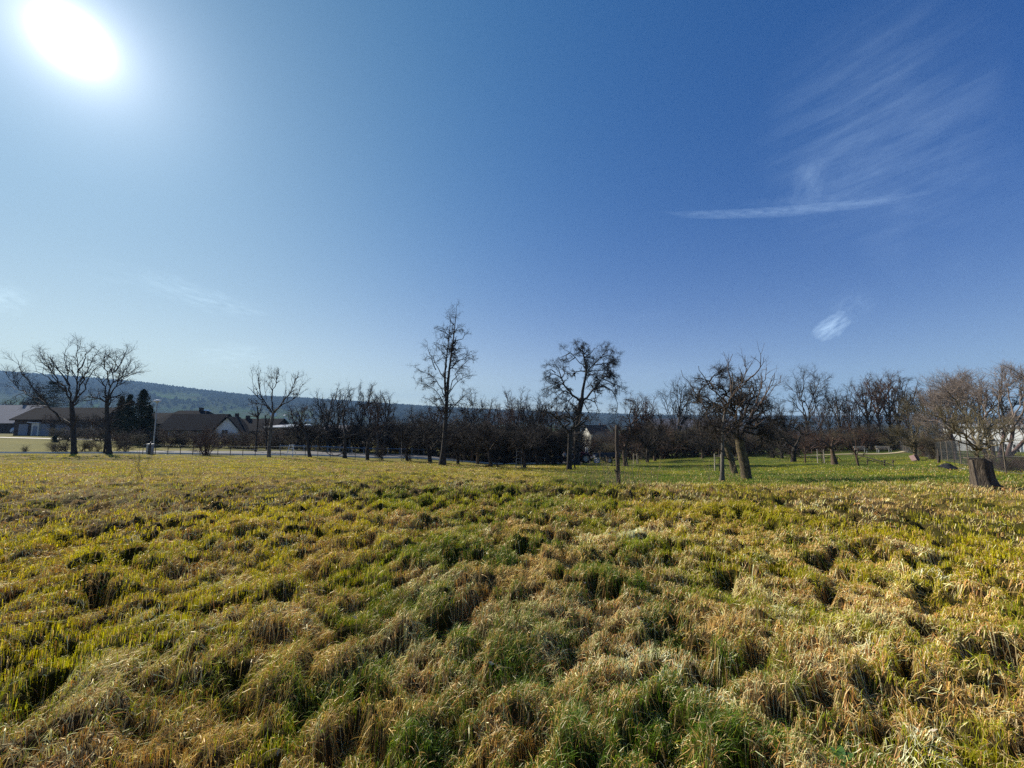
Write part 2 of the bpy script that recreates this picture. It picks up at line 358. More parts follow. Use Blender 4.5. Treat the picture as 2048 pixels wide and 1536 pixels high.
def scatter(n, r0, r1, pw, a=R(74)):
    """points with density falling as r**-pw in the view sector"""
    q = rs.rand(n); e = 2 - pw
    r = (r0 ** e + q * (r1 ** e - r0 ** e)) ** (1 / e); th = (rs.rand(n) * 2 - 1) * a
    return r * np.sin(th), r * np.cos(th), r
def blades(mb, x, y, L, wd, dirx, diry, lift, curl, col, follow, nseg=3, flat=False):
    n = len(x); t = np.linspace(0, 1, nseg + 1); base = G(x, y) + hum(x, y)
    cx, cy, cz = x.copy(), y.copy(), base - .02
    P_ = [np.stack([cx, cy, cz], -1)]; ang = lift.copy()
    for k in range(nseg):
        s = L / nseg; cx = cx + dirx * np.cos(ang) * s; cy = cy + diry * np.cos(ang) * s
        zz = P_[-1][:, 2] + np.sin(ang) * s
        gz = G(cx, cy) + hum(cx, cy) + .012 + .03 * rs.rand(n)
        zf = np.where(follow, np.maximum(zz * .35 + gz * .65, gz), np.maximum(zz, gz))
        P_.append(np.stack([cx, cy, zf], -1)); ang = ang - curl
    sx, sy = -diry, dirx
    if flat:      # a lying straw keeps to the slope it lies on
        e = .04; sl_ = (hum(x + sx * e, y + sy * e) - hum(x - sx * e, y - sy * e)) / (2 * e); roll = np.arctan(sl_) + rs.randn(n) * .22
    else: roll = rs.randn(n) * .5
    side = np.stack([sx * np.cos(roll), sy * np.cos(roll), np.sin(roll)], -1)
    V = []
    for k, p in enumerate(P_[:-1]):
        ww = (wd * (1 - .75 * t[k] ** 2) * .5)[:, None]; V += [p - side * ww, p + side * ww]
    V.append(P_[-1]); nv = len(V); V = np.stack(V, 1)
    b = np.arange(n)[:, None] * nv
    q = np.concatenate([b + np.array([2 * k, 2 * k + 1, 2 * k + 3, 2 * k + 2]) for k in range(nseg - 1)])
    tri = b + np.array([2 * nseg - 2, 2 * nseg - 1, 2 * nseg])
    mb.add(V.reshape(-1, 3), q, np.repeat(col, nv, 0)); mb.F[3].append(tri + mb.n - n * nv)
STRAW = np.array([(.80, .50, .15), (.60, .36, .09), (.85, .65, .31), (.52, .24, .06), (.72, .53, .24), (.88, .70, .28)])
GREEN = np.array([(.36, .37, .018), (.44, .40, .02), (.22, .31, .018), (.48, .40, .03), (.12, .22, .02)])
def build_grass():
    # dry matted straw, combed over the hummocks
    for part, (n, r0, r1, pw, w0) in enumerate(((270000, .8, 7, .6, .0028), (290000, 6.5, 38, 1.4, .006))):
        x, y, r = scatter(n, r0, r1, pw); s = strawness(x, y); keep = rs.rand(n) < .10 + .9 * s
        keep &= (y < 37) & ~((x / np.maximum(y, 4) > .1) & (y + rag(x, y) > 11.5) & (rs.rand(n) < .8)); x, y, r, s = x[keep], y[keep], r[keep], s[keep]; n = len(x)
        e = .05; hx = (hum(x + e, y) - hum(x - e, y)) / (2 * e); hy = (hum(x, y + e) - hum(x, y - e)) / (2 * e)
        cx = math.cos(.75) * .8 - 2.0 * hx + .9 * (fbm(x * .6, y * .6, 90, 2) - .5) * 2; cy = math.sin(.75) * .55 - 2.0 * hy + .9 * (fbm(x * .6, y * .6, 95, 2) - .5) * 2
        th = np.arctan2(cy, cx) + rs.randn(n) * .62; fl = rs.rand(n) < .12; th[fl] += math.pi
        L = (.035 + .085 * rs.rand(n) ** 1.5) * (1 + .012 * r); wd = w0 * (.7 + .8 * rs.rand(n)) * np.maximum(1, r / (3 if part == 0 else 13))
        pick = np.clip((fbm(x * 1.3, y * 1.3, 99, 2) * 9 - 2 + rs.randn(n) * 1.3), 0, 5).astype(int)
        pale = sstep(.62, .78, fbm(x * 1.1 + 40, y * 1.6, 97, 3)); col = STRAW[pick] * (.58 + .85 * rs.rand(n) ** 1.3 + .6 * pale)[:, None]; col = col + (pale * .07)[:, None] * np.array((.5, .7, 1.0)); col = np.clip(col, 0, .85)
        gm = rs.rand(n) < .3 * (1 - s); col[gm] = GREEN[rs.randint(0, 5, gm.sum())]
        lift = np.abs(rs.randn(n)) * (.28 if part == 0 else .16) + .05
        mb = MB(); blades(mb, x, y, L, wd, np.cos(th), np.sin(th), lift, .3 + .3 * rs.rand(n), col, rs.rand(n) < .92, flat=True)
        o = mb.build('dry_grass', THATCH); tag(o, 'matted pale straw lying over the near hummocks' if part == 0 else 'straw coloured grass thatch over the middle of the meadow', 'dry grass', kind='stuff')
    # green living grass in tufts
    for part, (n, r0, r1, pw, w0) in enumerate(((290000, .8, 8, .7, .0028), (460000, 7, 58, 1.3, .0066))):
        nt_ = n // 14; x0, y0, rr = scatter(nt_, r0, r1, pw); s0 = strawness(x0, y0)
        k = rs.rand(nt_) < 1.08 - s0 * .82; x0, y0, s0, rr = x0[k], y0[k], s0[k], rr[k]
        k = 14; sp = np.repeat(.03 + .013 * rr ** .8, k) * (1 if part == 0 else .9)
        x = np.repeat(x0, k) + rs.randn(len(x0) * k) * sp; y = np.repeat(y0, k) + rs.randn(len(x0) * k) * sp
        tid = np.repeat(np.arange(len(x0)), k); r = np.hypot(x, y); ok = (y > .3) & (r > .6)
        u_ = x / np.maximum(y, 4); ok &= ~((y > 36) & (u_ < -.02)) & (y < 53) & ~((y > 44) & (u_ > .9))
        x, y, r, tid = x[ok], y[ok], r[ok], tid[ok]; n = len(x)
        big = (fbm(x * .9, y * .9, 120, 3) - .5) * 3 + .5
        fine = sstep(0, .3, x / np.maximum(y, 4)) * sstep(7.5, 13.5, y + rag(x, y))
        L = (.018 + .030 * rs.rand(n) + .08 * np.clip(big - .62, 0, 1) + .05 * tuft(x, y)) * (1 + .004 * r) * (1 - .3 * fine)
        th = rs.rand(n) * 2 * math.pi; dx = np.cos(th) + .35; dy = np.sin(th) + .2; q = np.hypot(dx, dy) + 1e-6
        tc_ = np.clip((fbm(x * .35, y * .35, 130, 3) - .5) * 4 + .5 + rs.randn(n) * .18, 0, 1)
        g_yel = np.array((.56, .49, .012)); g_mid = np.array((.38, .41, .013)); g_dk = np.array((.12, .21, .012))
        yellow = np.clip(tc_ + .35 * sstep(0, -.8, x / np.maximum(y, 4)) + .3 * (rr[tid] > 9) * (fine < .5) - .42 * fine, 0, 1)
        col = mixc(g_dk, g_mid, np.clip(yellow * 2, 0, 1)); col = col * (1 - np.clip(yellow * 2 - 1, 0, 1)[:, None]) + g_yel * np.clip(yellow * 2 - 1, 0, 1)[:, None]
        tv = (.45 + .95 * rs.rand(len(x0)))[tid]; col = col * (tv * (.75 + .5 * rs.rand(n)))[:, None]
        st = rs.rand(n) < .16; col[st] = STRAW[rs.randint(0, 6, st.sum())] * .9
        wd = w0 * (.6 + .8 * rs.rand(n)) * np.maximum(1, r / (3.2 if part == 0 else 13)) * .9
        mb = MB(); blades(mb, x, y, L, wd, dx / q, dy / q, .75 + .5 * rs.rand(n), .25 + .45 * rs.rand(n), col, np.zeros(n, bool), 3 if part == 0 else 2)
        o = mb.build('green_grass', BLADE); tag(o, 'green grass tufts growing among the near hummocks' if part == 0 else 'yellowish green grass over the far meadow and orchard floor', 'grass', kind='stuff')
build_grass()
# ---------------------------------------------------------------- road, paths
ASPH = material('asphalt_pale', (.10, .095, .09), (.16, .15, .14), scale=.6, bump=.2)
GRAV = material('gravel_pale', (.50, .45, .36), (.66, .60, .50), scale=2)
PATHM = material('path_bare_sand', (.40, .32, .18), (.52, .43, .27), scale=1.5)
def strip(name, label, cat, ctrl, m, lift=.03):
    """ctrl: (px, near depth, far depth)"""
    c = np.array(ctrl, float); n = 160; px = np.linspace(c[0, 0], c[-1, 0], n)
    a = np.interp(px, c[:, 0], c[:, 1]); b = np.interp(px, c[:, 0], c[:, 2]); V = []; k = 7
    for p, y0, y1 in zip(px, a, b):
        for t in np.linspace(0, 1, k):
            y = y0 + (y1 - y0) * t; x = P(p, 900, y).x; V.append((x, y, 0))
    V = np.array(V); V[:, 2] = G(V[:, 0], V[:, 1]) + lift
    i = np.arange(n - 1)[:, None] * k; j = np.arange(k - 1)[None]
    mb = MB(); mb.add(V, np.stack([i + j, i + k + j, i + k + j + 1, i + j + 1], -1).reshape(-1, 4))
    return tag(mb.build(name, m), label, cat, kind='structure')
strip('road', 'pale asphalt road running along the far edge of the meadow', 'road', [(-260, 37.2, 38.2), (200, 37.8, 39.4), (280, 38.2, 42.5), (400, 38.5, 44.5), (620, 39, 47), (1000, 42, 50), (1180, 44, 52)], ASPH)
strip('path', 'white gravel lane below the houses', 'path', [(-260, 70, 72.5), (0, 68.5, 71), (130, 65.5, 68), (330, 62, 64.5)], GRAV, .05)
strip('path', 'bare sandy footpath curving up beside the bench', 'path', [(1560, 46.2, 46.9), (1680, 46.0, 47.2), (1760, 45.2, 46.8), (1790, 45.8, 48), (1812, 47.5, 51), (1818, 50, 54)], PATHM, .05)
# kerb between road and meadow
def kerb():
    n = 120; px = np.linspace(-200, 1120, n); yn = np.interp(px, [-260, 200, 280, 400, 620, 1000, 1180], [37.2, 37.8, 38.2, 38.5, 39, 42, 44]) - .12
    pts = np.array([[P(p, 900, y).x, y, g1(P(p, 900, y).x, y) + .02] for p, y in zip(px, yn)])
    mb = MB(); mb.tubes(pts[None], np.full((1, n), .13), 4); tag(mb.build('kerb', GRAV), 'pale stone kerb along the near side of the road', 'kerb', kind='structure')
kerb()
# ---------------------------------------------------------------- hills
SKY = np.array([(-700, 735), (-200, 742), (0, 750), (100, 757), (270, 770), (400, 786), (500, 797), (620, 803), (700, 808), (800, 815), (900, 821), (1000, 826), (1100, 829), (1300, 836), (1500, 838), (1800, 838), (2300, 834), (3000, 830)], float)
def hill_z(px, s, D=2500.):
    top = np.interp(px, SKY[:, 0], SKY[:, 1]); zt = EYE + (838 - top) / 740 * D * 1.0
    y = 650 + s * (D - 650); e = sstep(0, 1, np.clip(s, 0, 1)) ; z0 = -62.0
    return y, z0 + (zt - z0) * (.25 * s + .75 * e) * np.where(s <= 1, 1, 1)
def hill_mat():
    m = bpy.data.materials.new('hillside'); m.use_nodes = True; t = m.node_tree; b = t.nodes['Principled BSDF']; b.inputs['Roughness'].default_value = .95; b.inputs['Specular IOR Level'].default_value = 0
    a = t.nodes.new('ShaderNodeAttribute'); a.attribute_name = 'tint'; t.links.new(a.outputs['Color'], b.inputs['Base Color']); return m
def wood(px, s):      # 1 where the slope is wooded
    n = fbm(px * .012 + 4, s * 7, 140, 4) * .8 + .2 * vnoise(px * .1, s * 30, 145)
    w_ = np.maximum(sstep(.34, .5, s + (n - .5) * .28), .9 * sstep(.44, .50, n))
    green = (np.exp(-((px - 350) / 55) ** 2 - ((s - .60) / .055) ** 2) + np.exp(-((px - 375) / 30) ** 2 - ((s - .70) / .03) ** 2) * 1.0)
    w_ = np.where(px > 640, np.maximum(w_, sstep(.42, .52, n + .12 * s)), w_)
    vil = np.exp(-((px - 470) / 150) ** 2 - ((s - .40) / .13) ** 2)
    return np.clip(w_ * (1 - 1.5 * green) * (1 - .75 * vil), 0, 1)
def hills():
    px = np.linspace(-900, 3100, 1100); s = np.concatenate([np.linspace(0, 1.0, 90), [1.06, 1.2, 1.5]])
    PX, S = np.meshgrid(px, s, indexing='ij'); y, z = hill_z(PX, S); z = np.where(S > 1, z - (S - 1) * 120, z)
    X = (PX - 1024) / 740 / CP * y * .9955
    W = wood(PX, S); z = z + W * (9 + 6 * hashn(np.floor(PX * 3), np.floor(S * 300), 3)) * (S <= 1.01) + 4 * fbm(PX * .03, S * 20, 150, 3)
    fieldn = vnoise(PX * .03, S * 26, 155)
    fld = mixc((.06, .11, .025), (.08, .085, .045), fieldn); wd = mixc((.018, .024, .02), (.035, .036, .03), fbm(PX * .2, S * 60, 160, 3))
    col = fld * (1 - W[..., None]) + wd * W[..., None]
    V = np.stack([X, y, z], -1).reshape(-1, 3); ns = len(s); i = np.arange(len(px) - 1)[:, None] * ns; j = np.arange(ns - 1)[None]
    mb = MB(); mb.add(V, np.stack([i + j, i + ns + j, i + ns + j + 1, i + j + 1], -1).reshape(-1, 4), col.reshape(-1, 3))
    tag(mb.build('hills', hill_mat(), smooth=False), 'long wooded ridge with meadows and a village on its lower slope', 'hills', kind='structure')
    # the wood on the ridge: thousands of rounded crowns
    n = 26000; p = rs.rand(n) * 3000 - 500; q = 1 - rs.rand(n) ** 1.6 * .62; q[:5000] = 1 - rs.rand(5000) * .012; k = rs.rand(n) < wood(p, q) ** 2; p, q = p[k], q[k]; n = len(p)
    y, z = hill_z(p, q); x = (p - 1024) / 740 / CP * y * .9955; r = 4.5 + 5 * rs.rand(n)
    u = np.array([(0, 0, 1.25), (.75, 0, .6), (.2, .7, .55), (-.65, .4, .65), (-.6, -.5, .5), (.25, -.75, .6), (.9, .1, -.6), (.2, .9, -.6), (-.8, .5, -.6), (-.7, -.7, -.6), (.3, -.9, -.6)])
    f = [(0, i + 1, (i + 1) % 5 + 1) for i in range(5)] + [(i + 1, i + 6, (i + 1) % 5 + 6) for i in range(5)] + [(i + 1, (i + 1) % 5 + 6, (i + 1) % 5 + 1) for i in range(5)]
    jt = u[None] * (r[:, None, None] * (1 + .25 * rs.randn(n, 11, 1))) + np.stack([x, y, z + 12], -1)[:, None]
    F3 = (np.arange(n)[:, None, None] * 11 + np.array(f)[None]).reshape(-1, 3)
    mb = MB(); c = mixc((.016, .022, .018), (.04, .036, .03), rs.rand(n)); mb.add(jt.reshape(-1, 3), F3, np.repeat(c, 11, 0))
    tag(mb.build('ridge_forest', hill_mat(), smooth=False), 'dark bare forest covering the crest of the far ridge', 'forest', kind='stuff')
hills()
# ---------------------------------------------------------------- houses
WHT = material('render_white', (.70, .70, .68), (.80, .80, .78), scale=1, bump=.1)
CRM = material('render_cream', (.55, .52, .44), (.64, .61, .53), scale=1)
BRW = material('wall_dark_brick', (.045, .032, .028), (.08, .055, .045), scale=3, bump=.3)
ROOFD = material('roof_tiles_dark', (.008, .009, .013), (.020, .021, .027), scale=3, bump=.3, bscale=4, rough=.95, spec=.05)
ROOFG = material('roof_tiles_grey', (.20, .20, .21), (.26, .25, .26), scale=2, bump=.3, bscale=5, rough=.8, spec=.2)
ROOFR = material('roof_tiles_red', (.16, .06, .04), (.24, .10, .07), scale=2, bump=.4)
METR = material('roof_metal_bright', (.62, .63, .65), (.75, .76, .78), scale=1, rough=.25, spec=.8, metal=.3)
GLS = material('window_glass_dark', (.02, .025, .03), (.04, .05, .06), rough=.08, spec=.8)
FRM = material('frame_white', (.6, .6, .6), (.7, .7, .7))
DRM = material('door_brown', (.12, .07, .04), (.16, .10, .06))
DOORW = material('garage_door_pale', (.20, .22, .26), (.26, .28, .32), scale=1, stretch=(1, 1, 14))
STEEL = material('galvanised_steel', (.30, .31, .32), (.42, .43, .44), rough=.45, metal=.6, spec=.5)
BLKM = material('black_rubber', (.018, .018, .02), (.035, .034, .034), rough=.7)
def gable(mb, w_, d, e, h, over=0.0):
    x, y = w_ / 2, d / 2
    mb.add([(-x, -y, -1.5), (x, -y, -1.5), (x, y, -1.5), (-x, y, -1.5), (-x, -y, e), (x, -y, e), (x, y, e), (-x, y, e)], [[0, 1, 5, 4], [1, 2, 6, 5], [2, 3, 7, 6], [3, 0, 4, 7]])
def house(name, label, px, Y, w_, d, e, h, rz, wall, roof, axis='x', wins=(), doors=(), chim=None, hip=0.0, group=None, dz=0.0, over=.5, cat='house'):
    b = at(px, Y); r = empty(name, (b.x, b.y, b.z + dz), rz); tag(r, label, cat, group)
    mb = MB(); gable(mb, w_, d, e, h); x, y = w_ / 2, d / 2
    if axis == 'x' and h > e and not hip:
        for s in (-1, 1): mb.add([(s * x, -y, e), (s * x, y, e), (s * x, 0, h - .12)], [[0, 1, 2]])
    elif axis == 'y' and h > e and not hip:
        for s in (-1, 1): mb.add([(-x, s * y, e), (x, s * y, e), (0, s * y, h - .12)], [[0, 1, 2]])
    mb.build('wall', wall, r)
    rb = MB(); t = .22; o = over
    def slab(q):
        q = [Vector(a) for a in q]; nn = (q[1] - q[0]).cross(q[3] - q[0]).normalized()
        if nn.z < 0: nn = -nn
        V = [tuple(a) for a in q] + [tuple(a + nn * t) for a in q]
        rb.add(V, [[0, 1, 2, 3], [4, 5, 6, 7], [0, 1, 5, 4], [1, 2, 6, 5], [2, 3, 7, 6], [3, 0, 4, 7]])
    if axis == 'x':
        k = (h - e) / y; i = hip
        for s in (-1, 1): slab([(-x - o, s * (y + o), e - k * o), (x + o, s * (y + o), e - k * o), (x + o - (i + o if hip else 0), 0, h), (-x - o + (i + o if hip else 0), 0, h)])
        if hip:
            for s in (-1, 1): rb.add([(s * (x + o), -y - o, e - k * o + .1), (s * (x + o), y + o, e - k * o + .1), (s * (x - i), 0, h + .1)], [[0, 1, 2]])
    elif axis == 'y':
        k = (h - e) / x
        for s in (-1, 1): slab([(s * (x + o), -y - o, e - k * o), (s * (x + o), y + o, e - k * o), (0, y + o, h), (0, -y - o, h)])
    elif axis == 'flat':
        slab([(-x - o, -y - o, e), (x + o, -y - o, e), (x + o, y + o, h), (-x - o, y + o, h)])
    ro = rb.build('roof', roof, r)
    if chim:
        cb = MB(); cb.box((chim[0], chim[1], h + .2), (.7, .7, 1.5)); cb.build('chimney', BRW, ro)
    for (wx, wz, ww, wh) in wins:
        fb = MB()
        for (cx, cz, sx, sz) in ((wx, wz + wh / 2, ww + .16, .08), (wx, wz - wh / 2, ww + .16, .08), (wx - ww / 2, wz, .08, wh - .08), (wx + ww / 2, wz, .08, wh - .08), (wx, wz, .06, wh - .08)):
            fb.box((cx, -y - .03, cz), (sx, .1, sz))
        f = fb.build('window', FRM, r); gb = MB(); gb.box((wx, -y - .015, wz), (ww - .05, .03, wh - .05)); gb.build('pane', GLS, f)
    for (dx, dw, dh, dm) in doors:
        db = MB(); db.box((dx, -y - .03, dh / 2), (dw, .08, dh)); dd = db.build('door', dm, r); hb_ = MB(); hb_.box((dx + dw * .4, -y - .1, dh * .5), (.05, .06, .18)); hb_.build('handle', STEEL, dd)
    return r
house('bungalow', 'dark brick bungalow under a long sloping grey roof at the left edge', 20, 96, 15, 11, 2.7, 6.9, R(0), BRW, ROOFG, 'x', [(-4, 1.7, 1.4, 1.2), (3, 1.7, 1.4, 1.2)], [(0, 1, 2.1, DRM)], chim=(2, .5), cat='house')
house('garage_building', 'low dark building with pale garage doors behind the tall forked tree', 150, 84, 17, 8, 3.6, 6.0, R(4), BRW, ROOFD, 'x', [(5.5, 1.8, 1.2, 1.0), (7.3, 1.8, .9, 1.0)], [(-6.6, 1.8, 2.5, DOORW), (-3.0, 3.8, 2.6, DOORW), (1.2, 3.0, 2.4, DOORW)], cat='garage')
house('dark_roofed_house', 'house with dark hipped roof right behind the street lamp', 322, 100, 9, 9, 3.0, 5.2, R(8), BRW, ROOFD, 'x', [(-2, 1.6, 1.2, 1.1), (2, 1.6, 1.2, 1.1)], [(0, .9, 2.0, DRM)], hip=2.5, dz=.3)
house('dark_roofed_house', 'wide black hipped roof house left of the white gable', 380, 96, 12, 10, 3.0, 6.0, R(4), BRW, ROOFD, 'x', [(-3.5, 1.6, 1.3, 1.1), (3.5, 1.6, 1.3, 1.1)], [(0, 1, 2.1, DRM)], hip=2.6, chim=(2, 0), dz=.2)
house('black_roofed_house', 'tall black roofed house partly hiding the hipped roof', 398, 86, 11.5, 8, 2.2, 5.4, R(3), BRW, ROOFD, 'x', [(-3, 1.3, 1.2, 1.0), (0, 1.3, 1.2, 1.0), (3, 1.3, 1.2, 1.0)], [(4.6, .9, 2.0, DRM)], dz=-.2)
house('white_gable_house', 'house showing a steep white gable end with a small dark window', 462, 84, 6.2, 9, 1.3, 5.2, R(24), WHT, ROOFD, 'y', [(-.3, 2.0, 1.1, 1.0)], [(-1.8, .9, 1.9, DRM)], dz=-.4, chim=(0, 3))
house('long_dark_house', 'long dark roofed house right of the white gable', 520, 92, 10, 9, 2.2, 4.8, R(2), BRW, ROOFD, 'x', [(-3, 1.4, 1.3, 1.1), (2.5, 1.4, 1.3, 1.1)], [(0, .9, 2.0, DRM)], chim=(-3.4, 0), dz=-.3)
house('metal_roof_hall', 'flat hall with bright sunlit metal roof behind the pruned tree', 575, 88, 6, 7, 2.6, 3.1, R(0), BRW, METR, 'flat', [(-2, 1.4, 1.3, .9), (2, 1.4, 1.3, .9)], [(0, 1, 2.0, DRM)], cat='hall')
house('far_house', 'white gabled house glimpsed through the twigs left of centre', 632, 90, 6, 8, 1.2, 3.6, R(22), WHT, ROOFD, 'y', [(-.5, 1.6, 1, .9)], [(1.5, .9, 1.9, DRM)], dz=-.6)
house('shiny_roof_house', 'house with a grey roof glimpsed among the orchard twigs', 682, 100, 8, 9, 1.4, 4.2, R(-8), BRW, ROOFG, 'x', [(-2, 1.2, 1.2, 1), (2, 1.2, 1.2, 1)], [(0, .9, 1.9, DRM)], dz=-.5)
house('valley_house', 'white house with dark roof in the gap right of the old pear tree', 1192, 150, 8, 9, 7.6, 10.6, R(12), CRM, ROOFD, 'x', [(-2.5, 7, 1.3, 1.2), (2, 7, 1.3, 1.2)], [(0, 1, 2, DRM)], chim=(2, 0))
house('valley_house', 'small white gabled house in front of the other house right of the old pear tree', 1214, 132, 5, 9, 4.2, 7.0, R(30), CRM, ROOFD, 'y', [(0, 5, 1.2, 1.2)], [(0, 1, 2, DRM)])
house('greenhouse_hall', 'long hall with big grey sloping roof behind the round crowned tree', 1385, 90, 20, 16, 3.2, 8.0, R(4), BRW, ROOFG, 'x', [(k, 1.7, 1.6, 1.0) for k in (-8, -4, 0, 4, 8)], [(10, 1.2, 2.2, DRM)], dz=-.4, cat='hall')
wh = house('white_hall', 'long white flat roofed building with a band of windows at the right edge', 2235, 35.7, 20, 8, 3.66, 3.7, R(-66), WHT, METR, 'flat', [(-10 + 2.7 + .78 * k, 1.45, .46, 1.0) for k in range(14)], [(6, 1.0, 2.1, DRM)], dz=-1.25, over=.15, cat='building')
sh = MB(); sh.box((0, 0, 1.3), (1.6, 1.2, 2.6))
shed = empty('meter_cabin', at(72, 80)); tag(shed, 'narrow pale cabin with a slanting white roof beside the silver car', 'cabin'); sh.build('wall', CRM, shed); q = MB(); q.box((-.3, 0, 2.75), (2.6, 1.7, .12), ry=R(4)); q.build('roof', WHT, shed); q = MB(); q.box((0, -.63, 1.05), (.8, .05, 2.0)); q.build('door', DOORW, shed)
# the village on the far slope
rv = random.Random(3); hp = None; vill = [(300 + rv.random() * 330, .10 + rv.random() * .52) for _ in range(34)] + [(640 + rv.random() * 260, .1 + rv.random() * .45) for _ in range(12)] + [(1040 + rv.random() * 360, .2 + rv.random() * .4) for _ in range(8)]
for i, (p, s) in enumerate(vill):
    y, z = hill_z(np.array([p]), np.array([s])); y = float(y[0]); x = (p - 1024) / 740 / CP * y; z = float(z[0]) + 2
    if i < 3:
        hp = house('village_house', 'tiny house of the village on the far hillside', 1024, 100, (14, 11, 18)[i], 10, 5, 9, 0, (WHT, CRM, WHT)[i], (ROOFR, ROOFG, METR)[i], 'x', [(-3, 2.5, 1.5, 1.5), (3, 2.5, 1.5, 1.5)], [(0, 1.2, 2.2, DRM)], group='village houses on the far hillside')
        hp.location = (x, y, z); hp.rotation_euler.z = rv.random() * 3; vill[i] = hp
    else: copy_tree(vill[i % 3], (x, y, z), rv.random() * 3, (1, 1, 1 + .3 * rv.random()))
# ---------------------------------------------------------------- trees
def grow(st, d, L, r0, r1, K, wig, trop, r):
    Mn = len(st); pts = np.zeros((Mn, K + 1, 3)); pts[:, 0] = st; v = d.copy(); wv = np.zeros((Mn, 3))
    for k in range(K):
        wv = .5 * wv + r.randn(Mn, 3) * wig; v = v + wv; v[:, 2] += trop; v /= np.linalg.norm(v, axis=1, keepdims=True)
        pts[:, k + 1] = pts[:, k] + v * (L / K)[:, None]
    rad = r0[:, None] + (r1 - r0)[:, None] * np.linspace(0, 1, K + 1)[None]
    return pts, rad
TW = 1.4
def sprout(par, lv, r):
    """children of a batch of parents (pts, rad)"""
    pts, rad = par; Mn, K1, _ = pts.shape; seg = np.linalg.norm(np.diff(pts, axis=1), axis=2); PL = seg.sum(1)
    t0, t1 = lv.get('t', (.2, 1)); cnt = r.poisson(np.maximum(lv['den'] * PL * (t1 - t0), .01)); cnt = np.maximum(cnt, lv.get('min', 0)); id_ = np.repeat(np.arange(Mn), cnt); n = len(id_)
    if n == 0: return None
    t = t0 + (t1 - t0) * r.rand(n) ** lv.get('tp', .8); f = t * (K1 - 1) * .9999; i = f.astype(int); fr = (f - i)[:, None]
    a = pts[id_, i]; b = pts[id_, i + 1]; st = a + (b - a) * fr; tg = b - a; tg /= np.linalg.norm(tg, axis=1, keepdims=True) + 1e-9
    pr = rad[id_, i] * (1 - fr[:, 0]) + rad[id_, i + 1] * fr[:, 0]
    rv_ = r.randn(n, 3); rv_ -= (rv_ * tg).sum(1)[:, None] * tg; rv_ /= np.linalg.norm(rv_, axis=1, keepdims=True) + 1e-9
    an = np.radians(lv['ang'][0] + lv['ang'][1] * r.randn(n)); d = tg * np.cos(an)[:, None] + rv_ * np.sin(an)[:, None]; d[:, 2] += lv.get('up', 0); d /= np.linalg.norm(d, axis=1, keepdims=True)
    L = (lv['L'][0] + (lv['L'][1] - lv['L'][0]) * r.rand(n)) * (1 - lv.get('tap', .45) * t) ; r0 = np.minimum(pr * .75, lv['r'] * TW * (.7 + .5 * r.rand(n))); r1 = r0 * lv.get('rt', .4)
    return grow(st, d, L, r0, r1, lv.get('K', 4), lv.get('wig', .2), lv.get('trop', 0), r)
ST = {
 'fan': [dict(den=2.2, L=(1.6, 3.4), ang=(38, 12), wig=.12, up=.15, trop=.04, K=6, r=.05, t=(.25, 1)), dict(den=4.2, L=(.7, 1.7), ang=(36, 14), wig=.14, trop=.03, K=4, r=.023), dict(den=5.5, L=(.35, 1.0), ang=(36, 15), wig=.15, trop=.03, K=3, r=.0145, t=(.15, 1), rt=.55), dict(den=5, L=(.15, .4), ang=(40, 15), wig=.15, trop=.03, K=2, r=.010, t=(.2, 1), rt=.6)],
 'gnarl': [dict(den=2.4, L=(.7, 1.8), ang=(58, 18), wig=.32, trop=.02, K=6, r=.04, t=(.25, 1)), dict(den=6.2, L=(.35, .95), ang=(55, 20), wig=.32, trop=.03, K=4, r=.02, t=(.1, 1)), dict(den=9.5, L=(.15, .55), ang=(50, 20), wig=.28, trop=.05, K=3, r=.0125, t=(.05, 1))],
 'pear': [dict(den=2.2, L=(.9, 2.3), ang=(58, 20), wig=.30, trop=-.03, K=7, r=.045, t=(.22, 1)), dict(den=7, L=(.4, 1.25), ang=(58, 20), wig=.34, trop=-.05, K=5, r=.026, t=(.12, 1)), dict(den=11, L=(.18, .6), ang=(55, 20), wig=.3, trop=.02, K=3, r=.016, t=(.05, 1)), dict(den=6, L=(.1, .28), ang=(55, 20), wig=.25, K=2, r=.012, t=(.1, 1), rt=.6)],
 'shoots': [dict(den=2.8, L=(.9, 2.0), ang=(38, 14), wig=.12, up=.35, trop=.08, K=6, r=.03, t=(.25, 1)), dict(den=5, L=(.4, 1.0), ang=(42, 16), wig=.14, up=.2, trop=.05, K=4, r=.014), dict(den=7, L=(.15, .5), ang=(45, 18), wig=.16, K=3, r=.0095)],
 'bush': [dict(den=4.4, L=(.6, 1.5), ang=(36, 14), wig=.2, trop=.03, K=5, r=.02, t=(.15, 1)), dict(den=8, L=(.3, .8), ang=(42, 16), wig=.22, trop=.02, K=3, r=.013, t=(.1, 1)), dict(den=8, L=(.12, .42), ang=(42, 18), wig=.2, K=2, r=.0105, t=(.1, 1))],
}
def scaled(style, den=1.0, L=1.0, r=1.0, n=4):
    return [dict(l, den=l['den'] * den, L=(l['L'][0] * L, l['L'][1] * L), r=l['r'] * r) for l in ST[style][:n]]
